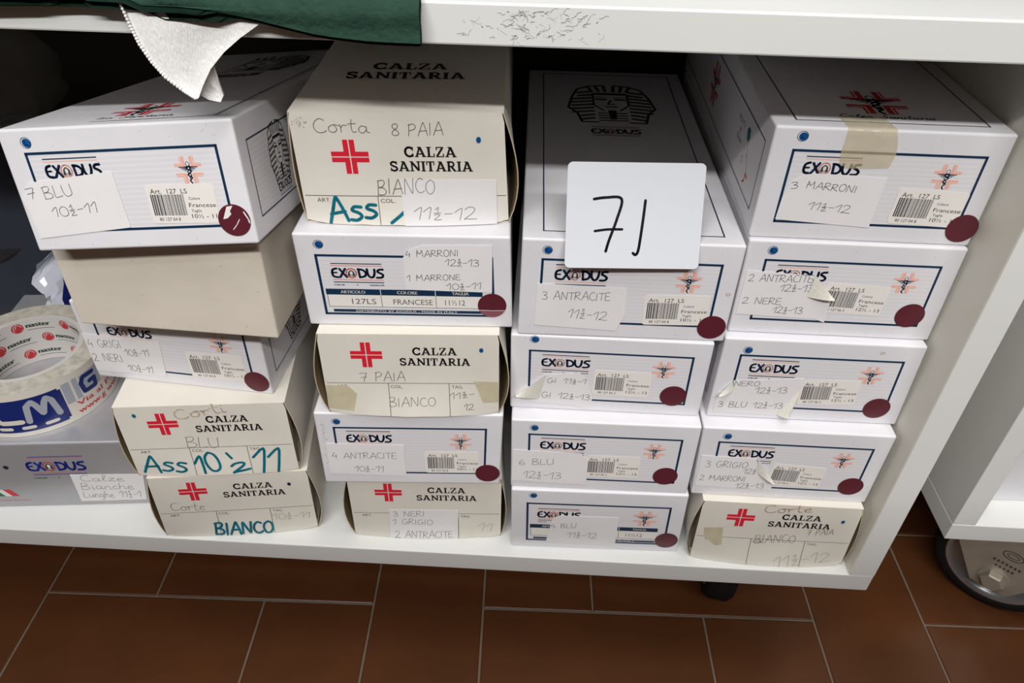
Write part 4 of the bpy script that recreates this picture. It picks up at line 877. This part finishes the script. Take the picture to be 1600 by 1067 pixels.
# folded green garment hanging over the middle shelf's front edge
GX = [(.085, .0105), (.1104, .0036), (.1466, .0081), (.1748, .0121), (.1929, .0163), (.213, .0203), (.2386, .0217), (.2644, .0219)]
zt = zh; gr = thing('folded_garment', (.18, .12, zt), (0, 0, 0), 'dark green felt garment folded on the shelf, its edge hanging over the front', 'garment')
def droop(x):
    if x <= GX[1][0]: return max(-.02, .0036-(GX[1][0]-x)*.14)
    for (a, p), (b, q) in zip(GX, GX[1:]):
        if x <= b: return p+(q-p)*(x-a)/(b-a) if a >= GX[1][0] else 0
    return GX[-1][1]
def g_layer(th0, lift, back, ext=0.0, m_=None, name='', xs=(-.12, .2672), parent=None):
    mb = MB(); N = 40; top = []; bot = []
    for i in range(N+1):
        x = xs[0]+(xs[1]-xs[0])*i/N; low = .6581-droop(x)-ext; rt = []; rbm = []
        yf = -.0085-lift*.6-.0012*math.sin(x*55)
        path = [(back, zt+lift+th0), (back*.5, zt+lift+th0+.0008*math.sin(x*40)), (.012, zt+lift+th0), (.003, zt+lift+th0-.0004), (yf*.35, zt+lift+th0-.0022), (yf*.8, zt+lift+th0-.007)]
        if low < zt+lift+th0-.008: path += [(yf, zt+lift+th0-.011)]
        zz = min(low, path[-1][1]-.0006); z0 = path[-1][1]
        path += [(yf-.0006*math.sin(q*1.2+x*30), z0+(zz-z0)*q/5) for q in range(1, 6)]
        while len(path) < 12: path.insert(1, ((path[0][0]+path[1][0])/2, path[0][1]))
        for y, z in path: rt.append((x-.18+.004*(zt-z)*2, y-.12, z-zt))
        for k, (y, z) in enumerate(path):
            a = path[max(0, k-1)]; b = path[min(len(path)-1, k+1)]; d = Vector((0, b[0]-a[0], b[1]-a[1])).normalized(); nrm = Vector((0, -d.z, d.y)); nrm = nrm if nrm.y-nrm.z > 0 else -nrm
            q = Vector((0, y, z))+nrm*th0*.92; rbm.append((x-.18+.004*(zt-z)*2, (q.y if q.z > zt+.0012 or q.y > .004 else min(q.y, -.0018))-.12, (q.z if (q.y < -.0015 and q.z < zt+.0012) or lift > 0 else max(q.z, zt+.0014))-zt))
        top.append(rt); bot.append(rbm)
    mb.grid(top, m_); mb.grid(bot, 'felt_shaded')
    for A, B in ((top[0], bot[0]), (top[-1], bot[-1]), ([r[0] for r in top], [r[0] for r in bot]), ([r[-1] for r in top], [r[-1] for r in bot])): mb.grid([A, B], 'felt_shaded', False)
    mb.build(name, parent)
g_layer(.0036, 0.0, .2, .0, 'felt_shaded', 'lower_layer', parent=gr)
g_layer(.0034, .0042, .2, -.0022, 'green_felt', 'upper_layer', parent=gr)

# white knit cloth hanging out from under the garment
wk = thing('white_cloth', (.14, -.006, .655), (0, 0, 0), 'white knitted cloth dangling in a point from under the green garment', 'cloth')
Lp = [(.1075, .6585), (.1088, .6514), (.1109, .641), (.1135, .6318), (.118, .6227), (.1238, .6148), (.1322, .6079), (.1392, .6034)]
Rp = [(.196, .6535), (.1880, .6500), (.1793, .6430), (.1690, .6365), (.1590, .6290), (.1500, .6200), (.1440, .6110), (.1404, .6044)]
m = MB(); fr = []; bk = []
for i in range(29):
    t = i/28*7; a = int(min(6, t)); f = t-a; l = [Lp[a][k]+(Lp[a+1][k]-Lp[a][k])*f for k in (0, 1)]; r = [Rp[a][k]+(Rp[a+1][k]-Rp[a][k])*f for k in (0, 1)]; A = []; B = []
    for j in range(15):
        s = j/14; x = l[0]+(r[0]-l[0])*s; z = l[1]+(r[1]-l[1])*s
        y = -.0045-.0026*math.sin(s*5.2+.6+i*.05)*min(1, i/6)-.003*math.sin(math.pi*s)*min(1, i/8)-.004*(i/28)
        A.append((x-.14, y+.006-.001, z-.655)); B.append((x-.14, y+.006+.0004, z-.655))
    fr.append(A); bk.append(B)
m.grid(fr, 'white_knit'); m.grid(bk, 'white_knit')
for P_, Q_ in (([q[0] for q in fr], [q[0] for q in bk]), ([q[-1] for q in fr], [q[-1] for q in bk])): m.grid([P_, Q_], 'white_knit')
m.build('knit_sheet', wk)
m = MB(); pts = []
for i in range(7): pts += [(Lp[i][0]+(Lp[i+1][0]-Lp[i][0])*q/6, Lp[i][1]+(Lp[i+1][1]-Lp[i][1])*q/6) for q in range(6)]
for k, (x, z) in enumerate(pts[4:]):
    bmx = bmesh.new(); bmesh.ops.create_uvsphere(bmx, u_segments=8, v_segments=6, radius=.00095); bmesh.ops.translate(bmx, verts=bmx.verts, vec=(x-.14+.0008, -.0034-.004*(k/40), z-.655+.0004)); m.bm(bmx, 'white_knit', True)
m.build('stitched_hem', wk)
m = MB(); T1 = [(.1420, .6190), (.1500, .6210), (.1508, .6120), (.1522, .6038), (.1496, .5998), (.1432, .6008), (.1378, .6040)]
cx = sum(p[0] for p in T1)/7; cz = sum(p[1] for p in T1)/7; rows = []
for q in range(5): rows.append([(cx+(x-cx)*q/4-.14, .006-.0045+.0012*math.sin(q), cz+(z-cz)*q/4-.655) for x, z in T1])
m.grid(rows, 'white_knit', True, True); m.grid([[(p[0], p[1]+.0014, p[2]) for p in r] for r in rows], 'white_knit', True, True); m.grid([rows[-1], [(p[0], p[1]+.0014, p[2]) for p in rows[-1]]], 'white_knit', True, True)
m.build('folded_corner', wk)

# dark thing standing on the middle shelf, just inside the top right corner of the photograph
db = thing('dark_box', (3.92*u, .30*u, zh), (0, 0, .13), 'dark box on the middle shelf at the top right corner', 'box')
m = MB(); m.bm(boxc(-.035, 0, .0003, .035, .15, .06, .002), 'rubber'); m.build('box_body', db)
